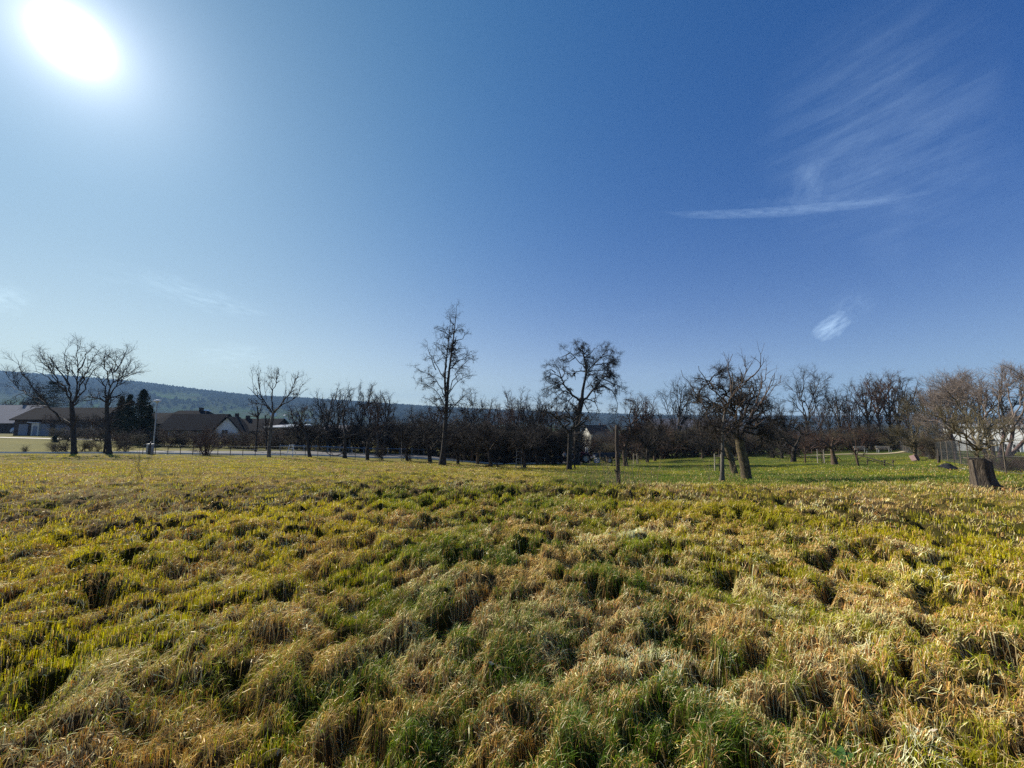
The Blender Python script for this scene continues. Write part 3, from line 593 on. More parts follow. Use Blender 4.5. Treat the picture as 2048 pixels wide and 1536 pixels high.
def foliage(root, l0, levels, bark, twig, seed, S0=7, off=None, extra=None):
    """l0: list of (points, r0, r1, is trunk)"""
    r = np.random.RandomState(seed); tb = MB(); cb = MB(); off = np.zeros(3) if off is None else np.array(off)
    batch = []
    for pts, r0, r1, tr in l0:
        K = 12; p = resample(np.asarray(pts, float) - off, K + 1); 
        if not tr: p[1:-1] += r.randn(K - 1, 3) * .03 * np.linalg.norm(p[-1] - p[0]) * .35
        rad = r0 + (r1 - r0) * np.linspace(0, 1, K + 1) ** .8
        if tr and pts[0][2] <= off[2] + .05: rad[0] *= 1.35; rad[1] *= 1.05
        (tb if tr else cb).tubes(p[None], rad[None], S0, .05 if tr else .03); batch.append((p, rad, tr))
    if not any(b[2] for b in batch): raise ValueError('no trunk')
    par = (np.stack([b[0] for b in batch]), np.stack([b[1] for b in batch]))
    nt_ = [b for b in batch if not b[2]]
    for i, lv in enumerate(levels):
        if i == 0 and lv.get('limbs_only') and nt_: par = (np.stack([b[0] for b in nt_]), np.stack([b[1] for b in nt_]))
        ch = sprout(par, lv, r)
        if ch is None: break
        cb.tubes(ch[0], ch[1], 5 if i == 0 else (4 if i == 1 else 3)); par = ch
    tb.build('trunk', bark, root, smooth=True)
    c = cb.build('crown', twig, root, smooth=False)
    return c
def tree_px(name, label, px, Y, limbs, levels, bark=BK, twig=TWG, seed=0, cat='tree', group=None, sink=.15):
    """limbs: (list of (px, py, depth offset), r0, r1, trunk?) traced from the photograph, each with its own depth"""
    b = at(px, Y); root = empty(name, b); tag(root, label, cat, group); l0 = []
    for i, (pts, r0, r1, tr) in enumerate(limbs):
        q = [P(a[0], a[1], Y + (a[2] if len(a) > 2 else 0)) for a in pts]
        if i == 0 or (tr and pts[0][1] is None): q[0] = Vector((q[0].x, q[0].y, g1(q[0].x, q[0].y) - sink))
        l0.append(([tuple(v) for v in q], r0, r1, tr))
    foliage(root, l0, levels, bark, twig, seed, off=b); return root
def lims(*paths, r=.07, e=.016, seed=0):
    """limbs that share their style, each given a depth swing of its own"""
    rr = random.Random(seed); o = []
    for p in paths:
        sw = (rr.random() * 2 - 1); n = len(p) - 1; ln = sum(math.hypot(p[i + 1][0] - p[i][0], p[i + 1][1] - p[i][1]) for i in range(n))
        o.append(([(a[0], a[1], sw * i / n * ln * .022) for i, a in enumerate(p)], r * .82, e, False))
    return o
# ---- single trees, limb by limb
Y = 37
tree_px('forked_tree', 'tall many limbed bare tree with low left leaning limb near the left edge', 148, Y,
 [([(148, 908), (147, 870), (145, 835), (143, 806)], .23, .17, True)] +
 lims([(146, 858), (128, 843), (112, 826), (95, 808), (72, 787), (57, 767), (44, 745), (36, 722)], r=.11, seed=1) +
 lims([(146, 850), (120, 832), (88, 812), (60, 792), (30, 775), (8, 768)], [(95, 808), (80, 800), (55, 790), (25, 765), (10, 745)], r=.07, seed=2) +
 lims([(142, 808), (135, 785), (122, 768), (105, 745), (92, 725), (82, 708)], [(142, 806), (137, 770), (136, 742), (128, 715), (132, 700)], [(144, 806), (153, 785), (156, 745), (158, 712), (154, 690)],
      [(146, 806), (165, 765), (178, 735), (190, 712), (198, 700)], [(147, 805), (168, 782), (178, 752), (196, 730), (206, 722)], [(137, 770), (120, 742), (102, 720), (95, 708)], [(135, 785), (110, 765), (90, 750), (70, 742)], [(156, 745), (170, 722), (172, 702)], r=.10, seed=3),
 scaled('fan', .95, .8), BK, TWG, 11)
Y = 37.2
tree_px('bare_tree', 'bare twin stemmed tree in front of the dark conifers', 218, Y,
 [([(218, 908), (216, 860), (213, 815), (215, 792)], .22, .14, True), ([(208, 906), (211, 880), (214, 850)], .09, .07, True)] +
 lims([(214, 800), (209, 772), (196, 752), (186, 735)], [(215, 796), (223, 772), (228, 748), (232, 722), (230, 703)], [(217, 798), (232, 772), (248, 745), (262, 722)], [(226, 765), (250, 752), (268, 742)], [(214, 806), (196, 796), (176, 792), (160, 800)], [(216, 830), (240, 812), (262, 806)], [(222, 775), (212, 745), (208, 718), (212, 705)], [(228, 745), (245, 722), (250, 706)], r=.085, seed=5),
 scaled('fan', 1.1, .72), BK, TWG, 12)
Y = 35.5
tree_px('pollarded_tree', 'cut back tree with long upright shoots rising over the ridge line', 538, Y,
 [([(538, 914), (539, 880), (543, 845), (547, 824)], .17, .13, True)] +
 lims([(546, 827), (534, 812), (520, 799), (506, 783), (495, 774)], [(547, 824), (562, 812), (586, 800), (598, 784), (606, 768)], [(546, 822), (543, 800), (546, 780), (552, 765), (559, 748), (556, 738)], [(548, 826), (566, 806), (580, 786), (590, 766), (597, 752)], [(545, 826), (530, 806), (520, 785), (517, 762), (517, 742)], r=.085, seed=7) +
 lims([(520, 790), (506, 768), (503, 740)], [(545, 775), (543, 742)], [(534, 800), (528, 770), (536, 756)], [(598, 784), (600, 770), (607, 762)], [(562, 812), (572, 780), (570, 757)], r=.03, e=.008, seed=8),
 scaled('shoots', 1.15, .85), BKG, TWG, 13)
tree_px('bare_tree', 'thin dark double stemmed tree just left of the cut back tree', 513, 45,
 [([(511, 902), (514, 860), (517, 830), (514, 812)], .13, .06, True), ([(533, 900), (532, 860), (530, 830)], .10, .05, True)] + lims([(515, 835), (506, 815), (498, 800)], [(516, 830), (524, 812), (526, 795)], [(531, 835), (540, 820), (545, 808)], r=.05), scaled('fan', .9, .55), BK, TWG, 14)
Y = 36.6
tree_px('crooked_tree', 'crooked dark tree with two diverging stems left of the silvery roof', 618, Y,
 [([(620, 916), (615, 880), (606, 858), (600, 842)], .17, .1, True)] + lims([(618, 905), (628, 880), (645, 865), (660, 862)], [(602, 846), (592, 832), (580, 828)], [(601, 842), (606, 822), (618, 812), (628, 808)], [(600, 843), (596, 825), (590, 812)], r=.07, seed=3), scaled('gnarl', 1, 1), BK, TWG, 15)
tree_px('crooked_tree', 'snag like tree bent to the left with one upright twisted limb', 690, 37.5,
 [([(690, 918), (690, 885), (691, 868), (688, 850), (684, 838), (690, 826), (689, 820)], .19, .07, True)] + lims([(688, 905), (672, 912), (655, 908), (645, 895)], [(690, 872), (702, 858), (706, 845)], [(688, 850), (698, 838), (700, 828)], [(690, 880), (700, 870), (716, 868)], r=.08, seed=4), scaled('gnarl', .6, .8), BK, TWG, 16)
tree_px('arching_tree', 'short trunked tree with long branch arching to the right', 735, 36.5,
 [([(735, 920), (735, 895), (738, 880)], .19, .15, True)] + lims([(737, 884), (748, 868), (762, 850), (780, 843), (795, 846), (806, 855)], [(737, 884), (725, 872), (712, 868)], [(738, 882), (745, 862), (750, 845)], [(762, 850), (770, 862), (785, 866)], r=.10, seed=9), scaled('gnarl', 1.1, 1), BK, TWG, 17)
tree_px('forked_orchard_tree', 'orchard tree splitting in a low y just left of the tall slender tree', 858, 35,
 [([(861, 928), (858, 905), (854, 893), (850, 880), (850, 868)], .21, .12, True), ([(861, 906), (866, 892), (875, 884)], .1, .07, True)] + lims([(852, 888), (840, 882), (828, 888), (815, 896), (806, 902)], [(850, 868), (842, 855), (838, 842)], [(850, 868), (862, 852), (866, 838)], [(875, 884), (884, 870), (880, 852)], r=.07, seed=4), scaled('gnarl', 1.2, 1), BK, TWG, 18)
Y = 31
tree_px('slender_pear_tree', 'tallest slender pear tree with a spire like top in the middle', 886, Y,
 [([(884, 930), (889, 880), (892, 830), (894, 790), (898, 740), (904, 700), (909, 660), (912, 630), (914, 606)], .26, .008, True), ([(892, 800), (889, 750), (894, 710), (898, 670), (902, 632)], .12, .012, True)] +
 lims([(893, 800), (880, 772), (868, 752), (848, 748), (838, 738), (826, 733)], [(892, 815), (872, 780), (850, 768), (830, 766)], [(890, 760), (872, 728), (864, 712), (855, 700), (855, 688)], [(872, 740), (862, 716), (845, 720)],
      [(894, 795), (912, 765), (932, 752), (955, 750)], [(896, 785), (912, 750), (926, 730), (938, 716), (957, 717)], [(898, 740), (915, 724), (934, 714), (942, 702)], [(905, 690), (915, 680), (927, 678), (930, 664)], [(900, 700), (886, 690), (868, 688)], [(903, 675), (890, 664), (876, 660), (869, 656)], [(906, 668), (916, 655), (915, 648)],
      [(896, 715), (880, 700), (872, 690)], [(901, 710), (918, 697), (936, 696)], [(908, 650), (900, 640), (899, 628)], r=.06, e=.012, seed=11) +
 lims([(890, 868), (872, 848), (852, 836), (838, 828)], [(891, 860), (908, 838), (930, 826), (942, 812), (942, 775)], [(891, 850), (880, 820), (862, 800), (845, 795)], [(892, 845), (905, 815), (925, 795), (935, 785)], [(890, 880), (870, 870), (848, 862)], [(891, 882), (912, 866), (935, 852), (950, 850)], [(892, 835), (880, 800), (872, 785)], r=.06, e=.015, seed=12),
 scaled('pear', 1.2, .72, .8), BK, TWG, 19)
Y = 40
tree_px('old_pear_tree', 'big old pear tree with gnarled spreading crown against the blue sky', 1154, Y,
 [([(1153, 922), (1153, 885), (1155, 845), (1160, 812), (1164, 796)], .36, .27, True), ([(1164, 800), (1165, 780), (1171, 757), (1173, 738), (1168, 714), (1163, 698), (1168, 683)], .20, .03, True)] +
 lims([(1160, 802), (1147, 792), (1132, 776), (1123, 757), (1111, 746), (1096, 750), (1083, 762)], [(1165, 800), (1182, 786), (1196, 770), (1206, 755), (1222, 746), (1236, 756)], r=.17, seed=21) +
 lims([(1172, 748), (1186, 730), (1200, 716), (1210, 700), (1222, 697)], [(1122, 756), (1118, 738), (1108, 728), (1097, 732)], [(1142, 788), (1124, 780), (1106, 785), (1092, 796)], [(1172, 736), (1156, 722), (1142, 706), (1126, 697)], [(1196, 771), (1214, 774), (1230, 786), (1236, 812), (1231, 834)], [(1205, 757), (1220, 764), (1238, 772), (1240, 792)],
      [(1173, 798), (1190, 803), (1197, 820), (1199, 832)], [(1165, 800), (1178, 826), (1184, 836)], [(1169, 716), (1182, 706), (1190, 695)], [(1166, 704), (1154, 694), (1155, 688)], [(1186, 730), (1206, 728), (1224, 722), (1232, 728)], [(1200, 716), (1216, 710), (1230, 716)], [(1132, 776), (1126, 765), (1108, 768), (1092, 778)], [(1140, 706), (1128, 712), (1118, 716)], [(1111, 746), (1102, 738), (1092, 744), (1086, 752)], [(1206, 755), (1222, 752), (1234, 765), (1236, 785)], [(1147, 792), (1138, 800), (1134, 812)], [(1123, 757), (1130, 745), (1126, 733)], [(1150, 715), (1140, 722), (1126, 726)], [(1178, 742), (1196, 742), (1214, 738), (1228, 742)], r=.085, seed=22),
 [dict(l, den=l['den'] * k, ang=(46, 18)) for l, k in zip(scaled('pear', 1.4, .97, 1.05), (1.0, .9, 1.0, 1.1))], BK, BK, 20)
Y = 28
tree_px('gnarled_tree', 'gnarled orchard tree with arching left limb standing before the big pear', 1138, Y,
 [([(1138, 942), (1139, 905), (1140, 872), (1139, 860)], .21, .16, True)] +
 lims([(1139, 868), (1128, 851), (1112, 839), (1098, 823), (1086, 819), (1073, 829), (1066, 850)], [(1140, 864), (1151, 850), (1143, 833), (1127, 817)], [(1141, 866), (1156, 850), (1166, 840), (1177, 828)], [(1130, 853), (1142, 846), (1132, 838), (1118, 838)], r=.10, e=.03, seed=31) +
 lims([(1140, 918), (1147, 926), (1151, 937)], r=.07, e=.05, seed=32) + lims([(1140, 875), (1122, 866), (1105, 868), (1090, 878)], [(1140, 870), (1158, 868), (1172, 878)], r=.05, seed=33), scaled('gnarl', 1.0, .95), BK, TWG, 21)
Y = 36
tree_px('gnarled_tree', 'twisted orchard tree with russet crown right of the fence post', 1252, Y,
 [([(1252, 930), (1248, 908), (1249, 893), (1257, 882), (1262, 868), (1261, 852)], .24, .13, True)] +
 lims([(1248, 902), (1240, 884), (1242, 864), (1236, 852), (1226, 846)], [(1262, 856), (1258, 838), (1262, 818), (1270, 806), (1258, 798), (1245, 800)], [(1261, 852), (1272, 836), (1284, 820), (1287, 802), (1280, 790)], [(1266, 846), (1284, 834), (1300, 828), (1308, 815)], [(1262, 868), (1280, 858), (1298, 862)], [(1262, 856), (1250, 842), (1238, 838)], r=.09, seed=41), scaled('gnarl', 1.5, .95), BKB, TWR, 22)
Y = 56
tree_px('round_crowned_tree', 'round crowned bare tree with many ascending limbs before the grey roof', 1355, Y,
 [([(1353, 914), (1355, 882), (1357, 850), (1360, 812), (1363, 785)], .22, .07, True)] +
 lims([(1355, 885), (1346, 850), (1332, 820), (1322, 797)], [(1356, 875), (1348, 825), (1340, 788), (1344, 768)], [(1357, 868), (1370, 830), (1382, 800), (1390, 782)], [(1355, 888), (1338, 862), (1322, 842), (1312, 835)], [(1358, 840), (1366, 800), (1372, 768)], [(1359, 820), (1354, 790), (1356, 764)], [(1356, 880), (1375, 850), (1392, 825)], [(1348, 850), (1330, 800), (1328, 780)], [(1360, 830), (1382, 790), (1380, 770)], r=.09, seed=51), scaled('fan', .95, 1.0), BKG, TWG, 23)
Y = 14.3
tree_px('young_fruit_tree', 'slim young fruit tree with straight pale trunk and long upright shoots', 1445, Y,
 [([(1444, 962), (1445, 915), (1446, 880), (1446, 845), (1448, 826), (1462, 800), (1468, 772), (1464, 745)], .088, .015, True)] +
 lims([(1442, 902), (1425, 889), (1402, 872), (1372, 857), (1350, 851)], [(1444, 885), (1430, 862), (1420, 840), (1411, 815), (1392, 788), (1376, 762), (1362, 740)], [(1446, 880), (1460, 862), (1482, 850), (1502, 834), (1522, 808), (1546, 780), (1558, 765), (1563, 750)],
      [(1456, 812), (1442, 792), (1420, 775), (1406, 750), (1397, 732)], [(1448, 828), (1466, 790), (1482, 765), (1494, 742), (1488, 722)], [(1500, 835), (1516, 792), (1530, 762), (1533, 735)], [(1464, 790), (1462, 760), (1455, 735), (1466, 708)], [(1482, 850), (1510, 855), (1530, 838)], [(1446, 850), (1434, 822), (1424, 800)], [(1490, 764), (1510, 748), (1521, 735), (1521, 706)], [(1446, 870), (1466, 838), (1478, 812), (1490, 800)], [(1522, 808), (1540, 770), (1545, 752)], r=.042, e=.008, seed=61),
 scaled('shoots', 1.1, .5, .5), BKG, BKB, 24)
Y = 16.2
tree_px('old_apple_tree', 'thick leaning apple trunk with dense tangled crown behind the young tree', 1493, Y,
 [([(1494, 953), (1489, 925), (1483, 900), (1479, 878)], .22, .18, True)] +
 lims([(1479, 882), (1474, 852), (1468, 822), (1460, 800), (1458, 784), (1444, 780), (1424, 777)], [(1478, 880), (1490, 852), (1506, 842), (1532, 836), (1556, 840)], [(1480, 880), (1466, 862), (1440, 852), (1414, 852)], [(1476, 852), (1486, 812), (1480, 775), (1475, 755)], [(1480, 845), (1500, 802), (1510, 786), (1504, 770)], [(1470, 832), (1440, 812), (1410, 802), (1384, 806)], [(1485, 862), (1518, 870), (1540, 862)], r=.085, e=.02, seed=71) +
 lims([(1426, 778), (1420, 762), (1406, 762), (1402, 772)], [(1420, 762), (1426, 752), (1440, 748), (1440, 742)], [(1490, 852), (1512, 822), (1528, 806)], [(1468, 822), (1452, 812), (1436, 795)], [(1486, 812), (1466, 800), (1450, 790)], [(1506, 842), (1530, 822), (1545, 815)], r=.045, e=.012, seed=72),
 scaled('gnarl', 2.5, .75, .6), BKY, TWG, 25)
tree_px('old_apple_tree', 'second leaning dark apple trunk directly behind the young tree', 1470, 22.5,
 [([(1470, 938), (1463, 920), (1456, 902), (1450, 884)], .2, .14, True)] + lims([(1452, 890), (1440, 866), (1425, 850), (1410, 842)], [(1450, 884), (1456, 860), (1470, 845)], [(1450, 886), (1432, 876), (1412, 872), (1395, 880)], r=.08, seed=73), scaled('gnarl', 1.3, .85), BKY, TWG, 26)
Y = 36
tree_px('arching_tree', 'old tree with dark limbs arching far out to the left over the grass', 1588, Y,
 [([(1586, 919), (1588, 905), (1590, 892)], .26, .2, True)] +
 lims([(1589, 896), (1576, 886), (1560, 868), (1545, 852), (1524, 846)], [(1590, 893), (1600, 878), (1606, 866), (1592, 858), (1570, 850), (1550, 844), (1528, 840)], [(1604, 868), (1624, 868), (1638, 858), (1645, 845)], [(1574, 886), (1566, 896), (1558, 902)], [(1592, 858), (1604, 846), (1622, 842)], r=.12, seed=81), scaled('gnarl', 1.5, 1.15), BK, BK, 27)
Y = 29
tree_px('broken_willow', 'thick broken off trunk with a jagged spike and one low left branch', 1668, Y,
 [([(1670, 932), (1666, 908), (1663, 896), (1665, 884), (1667, 874)], .26, .03, True)] + lims([(1664, 898), (1652, 889), (1636, 889), (1622, 896), (1612, 904)], [(1664, 897), (1650, 884), (1632, 880)], [(1666, 892), (1676, 884), (1682, 874)], r=.10, e=.03, seed=91), scaled('gnarl', .9, .8), BKB, TWR, 28)
tree_px('sapling', 'slanting young tree with russet twigs beside the propping pole', 1716, 26.5,
 [([(1718, 937), (1713, 915), (1709, 903)], .075, .06, True)] + lims([(1710, 906), (1698, 896), (1682, 892)], [(1710, 905), (1712, 888), (1708, 868)], [(1710, 904), (1724, 892), (1730, 878)], [(1710, 903), (1700, 880), (1694, 866)], r=.04, e=.01, seed=92), scaled('shoots', 1.5, .7), BKB, TWR, 29)
tree_px('sapling', 'small slim tree with thin forked crown left of the broken trunk', 1610, 33,
 [([(1610, 922), (1610, 905), (1609, 893)], .07, .05, True)] + lims([(1609, 896), (1622, 884), (1630, 874)], [(1609, 894), (1600, 882), (1588, 876)], [(1609, 893), (1612, 876), (1608, 862)], r=.035, e=.01, seed=93), scaled('shoots', 1.6, .8), BKB, TWR, 30)
Y = 60
tree_px('fan_shaped_tree', 'tall bare tree forking low into a wide fan against the sky', 1616, Y,
 [([(1617, 916), (1616, 880), (1614, 850)], .26, .2, True)] +
 lims([(1614, 855), (1608, 822), (1600, 792), (1594, 765), (1587, 748)], [(1615, 852), (1621, 812), (1626, 780), (1622, 755), (1626, 744)], [(1613, 840), (1604, 805), (1588, 782), (1572, 765)], [(1616, 850), (1627, 805), (1642, 780), (1658, 765)], [(1602, 795), (1608, 770), (1605, 748)], [(1627, 790), (1638, 765), (1640, 750)], [(1612, 835), (1590, 808), (1572, 795)], [(1618, 840), (1634, 812), (1655, 792)], r=.12, seed=101), scaled('fan', .9, 1.05), BKG, TWG, 31)
Y = 21
tree_px('spreading_shrub_tree', 'wide many stemmed tree with pinkish stems in front of the white building', 1988, Y,
 [([(1986, 920), (1968, 900), (1950, 884)], .13, .09, True), ([(1988, 918), (1984, 895), (1979, 868)], .09, .06, True), ([(1998, 916), (2003, 896), (2009, 866)], .10, .07, True), ([(2014, 914), (2022, 884), (2027, 852)], .10, .07, True), ([(2018, 914), (2044, 886), (2070, 860)], .1, .07, True)] +
 lims([(1950, 884), (1930, 868), (1908, 852), (1880, 845), (1858, 842)], [(1950, 884), (1938, 850), (1925, 820), (1905, 795), (1895, 770)], [(1979, 868), (1974, 838), (1962, 800), (1958, 770)], [(1979, 868), (1960, 840), (1940, 815), (1925, 785)], [(2009, 866), (2000, 832), (1996, 795), (2002, 765)], [(2027, 852), (2024, 815), (2014, 785), (2018, 755)], [(2027, 852), (2046, 815), (2056, 780), (2052, 752)], [(2070, 860), (2090, 820), (2100, 780)], [(2009, 866), (2030, 832), (2042, 800), (2040, 765)], r=.06, seed=111),
 [dict(scaled('shoots', 2.6, 1.0, .65)[0], t=(.5, 1))] + scaled('shoots', 1.9, 1.0, .65)[1:], BKP, TWP, 32)
tree_px('spreading_shrub_tree', 'broad twiggy grey brown tree left of the white building', 1905, 27,
 [([(1912, 918), (1908, 890), (1900, 862)], .12, .09, True)] + lims([(1902, 868), (1885, 840), (1868, 812), (1862, 785)], [(1900, 862), (1905, 830), (1898, 795), (1905, 762)], [(1901, 864), (1925, 835), (1938, 800), (1932, 765)], [(1906, 880), (1880, 862), (1852, 852)], [(1900, 862), (1882, 815), (1885, 775)], [(1898, 860), (1915, 810), (1918, 770)], r=.06, seed=112), scaled('shoots', 1.9, 1.2), BKP, TWP, 33)
tree_px('olive_brown_tree', 'low spreading olive brown tree at the bend of the sandy footpath', 1830, 32,
 [([(1829, 914), (1830, 900), (1828, 884)], .14, .11, True)] + lims([(1828, 888), (1808, 872), (1790, 866)], [(1829, 886), (1850, 868), (1870, 862)], [(1828, 884), (1822, 855), (1812, 830), (1815, 805)], [(1828, 884), (1838, 855), (1850, 830), (1846, 808)], [(1830, 895), (1855, 885), (1880, 888)], [(1829, 893), (1800, 888), (1780, 892)], r=.06, seed=113), scaled('shoots', 2.2, .95), BKY, TWO, 34)
# ---- repeated trees and bushes: one of each kind is built, then copied
def proto(kind, seed, name, bark, twig):
    r = np.random.RandomState(seed); root = empty(name, (0, 0, 0)); l0 = []
    if kind == 'fan':
        H = 12.0; n = 5 + seed % 3; l0.append(([(0, 0, -.2), (.1 * r.randn(), .1 * r.randn(), 2.2), (.2 * r.randn(), .2 * r.randn(), 4.8), (.5 * r.randn(), .5 * r.randn(), 9.5)], .22, .05, True))
        for k in range(n):
            a = 6.28 * k / n + r.rand(); z = 2.4 + 3.2 * r.rand(); s = 1.6 + 1.6 * r.rand(); h = min(11.3, z + 5 + 3.0 * r.rand())
            l0.append(([(0, 0, z), (.4 * s * math.cos(a), .4 * s * math.sin(a), z + (h - z) * .35), (.8 * s * math.cos(a), .8 * s * math.sin(a), z + (h - z) * .7), (s * math.cos(a), s * math.sin(a), h)], .10, .03, False))
        lv = scaled('fan', .9, .85)
    elif kind == 'orchard':
        H = 4.6; lean = .35 * r.randn(); l0.append(([(0, 0, -.2), (lean * .4, .1 * r.randn(), .8), (lean, .1 * r.randn(), 1.6)], .20, .16, True)); n = 6
        for k in range(n):
            a = 6.28 * k / n + .5 * r.rand(); s = 1.4 + 1.0 * r.rand(); h = 2.6 + 1.5 * r.rand()
            l0.append(([(lean, 0, 1.5), (lean + .4 * s * math.cos(a), .4 * s * math.sin(a), 2.2 + .3 * r.randn()), (lean + .7 * s * math.cos(a + .2), .7 * s * math.sin(a + .2), h - .3), (lean + s * math.cos(a), s * math.sin(a), h + .3 * r.randn())], .09, .02, False))
        lv = scaled('gnarl', 1.75, 1.05)
    else:
        H = 3.0; n = 14; l0.append(([(0, 0, -.1), (.05, 0, .8), (.15 * r.randn(), .1, 2.2)], .035, .012, True))
        for k in range(n):
            a = 6.28 * r.rand(); s = .5 + 1.1 * r.rand(); h = 1.3 + 1.4 * r.rand()
            l0.append(([(.25 * r.randn(), .25 * r.randn(), -.1), (.45 * s * math.cos(a), .45 * s * math.sin(a), h * .5), (s * math.cos(a), s * math.sin(a), h)], .028, .008, False))
        lv = scaled('bush', 1.0, 1)
    foliage(root, l0, lv, bark, twig, seed, S0=6)
    return root, H
PR = {'fan': [proto('fan', s, 'bare_tree', b, t) for s, b, t in ((201, BK, TWG), (202, BKG, TWG), (203, BKG, TWR))],
      'orchard': [proto('orchard', s, 'orchard_tree', b, t) for s, b, t in ((211, BK, TWG), (212, BK, TWG), (213, BKB, TWG))],
      'bush': [proto('bush', s, 'bare_bush', b, t) for s, b, t in ((221, BKB, TWG), (222, BKR, TWR), (223, BKB, TWO))]}
used = set(); rr = random.Random(5); cnt = {'fan': 0, 'orchard': 0, 'bush': 0}
def put(kind, px, Y, top, label, cat, group=None, xs=1.0, v=None):
    v = cnt[kind] % 3 if v is None else v; cnt[kind] += 1; pr, H = PR[kind][v]; b = at(px, Y); h = P(px, top, Y).z - b.z; s = h / H
    sc = (s * xs, s * xs, s); rz = rr.random() * 6.28
    if (kind, v) not in used: used.add((kind, v)); o = pr; o.location = b; o.rotation_euler.z = rz; o.scale = sc; tag(o, label, cat, group)
    else: o = copy_tree(pr, b, rz, sc); tag(o, label, cat, group)
    if group is None and 'group' in o: del o['group']
    return o
GW = 'bare trees of the woodland strip behind the orchard'
put('fan', 655, 50, 765, 'fine twigged bare tree right of the silvery roof', 'tree', xs=1.15, v=0)
put('fan', 672, 53, 785, 'lower bare tree close behind the fine twigged tree', 'tree', v=1)
put('fan', 720, 52, 762, 'narrow bare tree with a flat top left of the oval bush like tree', 'tree', xs=.75, v=1)
put('fan', 768, 46, 769, 'dense oval crowned tree midway between cut back tree and slender pear', 'tree', xs=.95, v=0)
put('fan', 755, 47, 790, 'smaller bare tree inside the shadow of the dense oval tree', 'tree', xs=1.0, v=2)
put('fan', 970, 57, 790, 'bare treetop just right of the slender pear', 'tree', xs=1.0, v=1)
put('fan', 1033, 62, 780, 'pointed pale treetop left of the old pear', 'tree', xs=.8, v=2)
put('fan', 1085, 55, 792, 'rounded pale treetop behind the arching limb', 'tree', xs=1.35, v=1)
for px, Yd, top, xs in ((1020, 66, 806, 1), (1060, 64, 800, 1), (1272, 62, 798, .9), (1292, 60, 792, .9), (1410, 64, 806, 1), (1436, 62, 800, .9), (1508, 62, 795, .9), (1545, 64, 792, .8), (1572, 66, 800, .8), (1645, 66, 800, .9), (1664, 63, 790, .8), (1684, 60, 772, .9), (1702, 64, 790, .8),
  (1722, 61, 782, .9), (1742, 60, 758, .9), (1762, 57, 748, 1.0), (1784, 58, 743, 1.05), (1800, 60, 752, 1), (1818, 62, 785, .9), (1836, 60, 762, .8), (1858, 58, 788, .9), (1880, 52, 778, 1), (1905, 50, 772, 1), (1940, 50, 768, 1), (1975, 48, 765, 1.1), (2015, 47, 760, 1.1), (2060, 46, 765, 1.1)):
    put('fan', px, Yd, top, 'WOODLAND', 'tree', GW, xs)
for px, Yd, top, xs in ((592, 54, 812, .9), (640, 56, 802, 1), (700, 50, 806, 1), (742, 55, 798, .9), (800, 52, 826, 1.1), (838, 50, 812, 1), (868, 54, 806, 1), (928, 52, 810, 1.1), (950, 56, 800, .9), (998, 50, 815, 1.1), (1050, 52, 806, 1), (1066, 56, 798, .9), (1108, 54, 812, 1.1), (1328, 58, 812, 1), (1388, 60, 800, .9)):
    put('fan', px, Yd, top, 'MIDFAN', 'tree', 'slim bare trees in the middle belt', xs * 1.25)
for px, Yd, top, lab in ((815, 36.5, 848, 'small orchard tree beside the pale stake'), (916, 35, 846, 'dark orchard tree right under the slender pear'), (955, 38, 838, 'orchard tree with twin trunk right of the slender pear'), (983, 31.5, 838, 'orchard tree nearest the meadow edge between both pears'), (1008, 42, 842, 'bushy orchard tree behind the leaning ladder'), (1049, 30.5, 836, 'dark round crowned orchard tree with the ladder leaning on it'),
  (1110, 42, 850, 'orchard tree left of the person in the pale jacket'), (1294, 44, 838, 'orchard tree right of the twisted russet tree'), (1309, 47, 845, 'slim orchard tree before the long grey roof'), (1546, 45, 848, 'orchard tree under the left end of the arching limbs'), (1563, 43, 850, 'leaning orchard tree beside the arching tree'), (1404, 48, 850, 'orchard tree half hidden left of the young fruit tree'), (930, 44, 842, 'farther orchard tree seen between two trunks near the slender pear'), (975, 46, 845, 'farthest orchard tree behind the meadow edge tree'), (1075, 40, 846, 'small orchard tree beneath the arching limb')):
    put('orchard', px, Yd, top, lab, 'tree')
for i in range(26):
    px = 585 + i * 21 + rr.random() * 14
    put('orchard', px, 39 + 9 * rr.random() if px > 900 else 50 + 3 * rr.random(), 838 + 12 * rr.random(), 'DENSE', 'tree', 'dense orchard trees of the middle belt', 1.1)
put('bush', 411, 37.4, 846, 'large red brown bush at the roadside left of the cut back tree', 'bush', xs=1.25, v=1)
put('bush', 763, 36.6, 880, 'low bush with spreading stems under the arching branch', 'bush', xs=1.0, v=0)
put('bush', 52, 38, 888, 'small bush at the kerb near the left edge', 'bush', xs=.9, v=0)
put('bush', 112, 38.5, 880, 'fawn brush heap beside the tall forked tree', 'bush', xs=1.5, v=2)
put('bush', 130, 38.2, 876, 'grey brush against the forked trunk', 'bush', xs=1.4, v=0)
for i, px in enumerate((165, 180, 196, 235, 252)): put('bush', px, 40.5 + i % 2, 876, 'brown hedge bush between the two large left trees', 'bush', 'hedge bushes between the left trees', 1.1)
for i in range(30): put('bush', 236 + i * 11 + rr.random() * 8, 49 + rr.random() * 8, 864 - 8 * rr.random(), 'russet bush of the hedge below the dark houses', 'bush', 'hedge bushes below the dark houses', 1.5)
for i in range(96):
    px = 545 + (1800 - 545) * (i % 48 + rr.random() * .6) / 48; far = i // 48; Yd = (50 + 4 * rr.random()) if not far else (56 + 6 * rr.random())
    if px > 1130: Yd += 3
    top = (841 if far else 852) + (8 * math.sin(px * .013) + 9 * rr.random()) - (8 if 820 < px < 1080 else 0) + (20 if 1170 < px < 1235 else 0)
    put('bush', px, Yd, top, 'bare thicket bush in the long dark hedge beyond the orchard', 'bush', 'thicket bushes of the long hedge', 1.35 + .5 * rr.random())
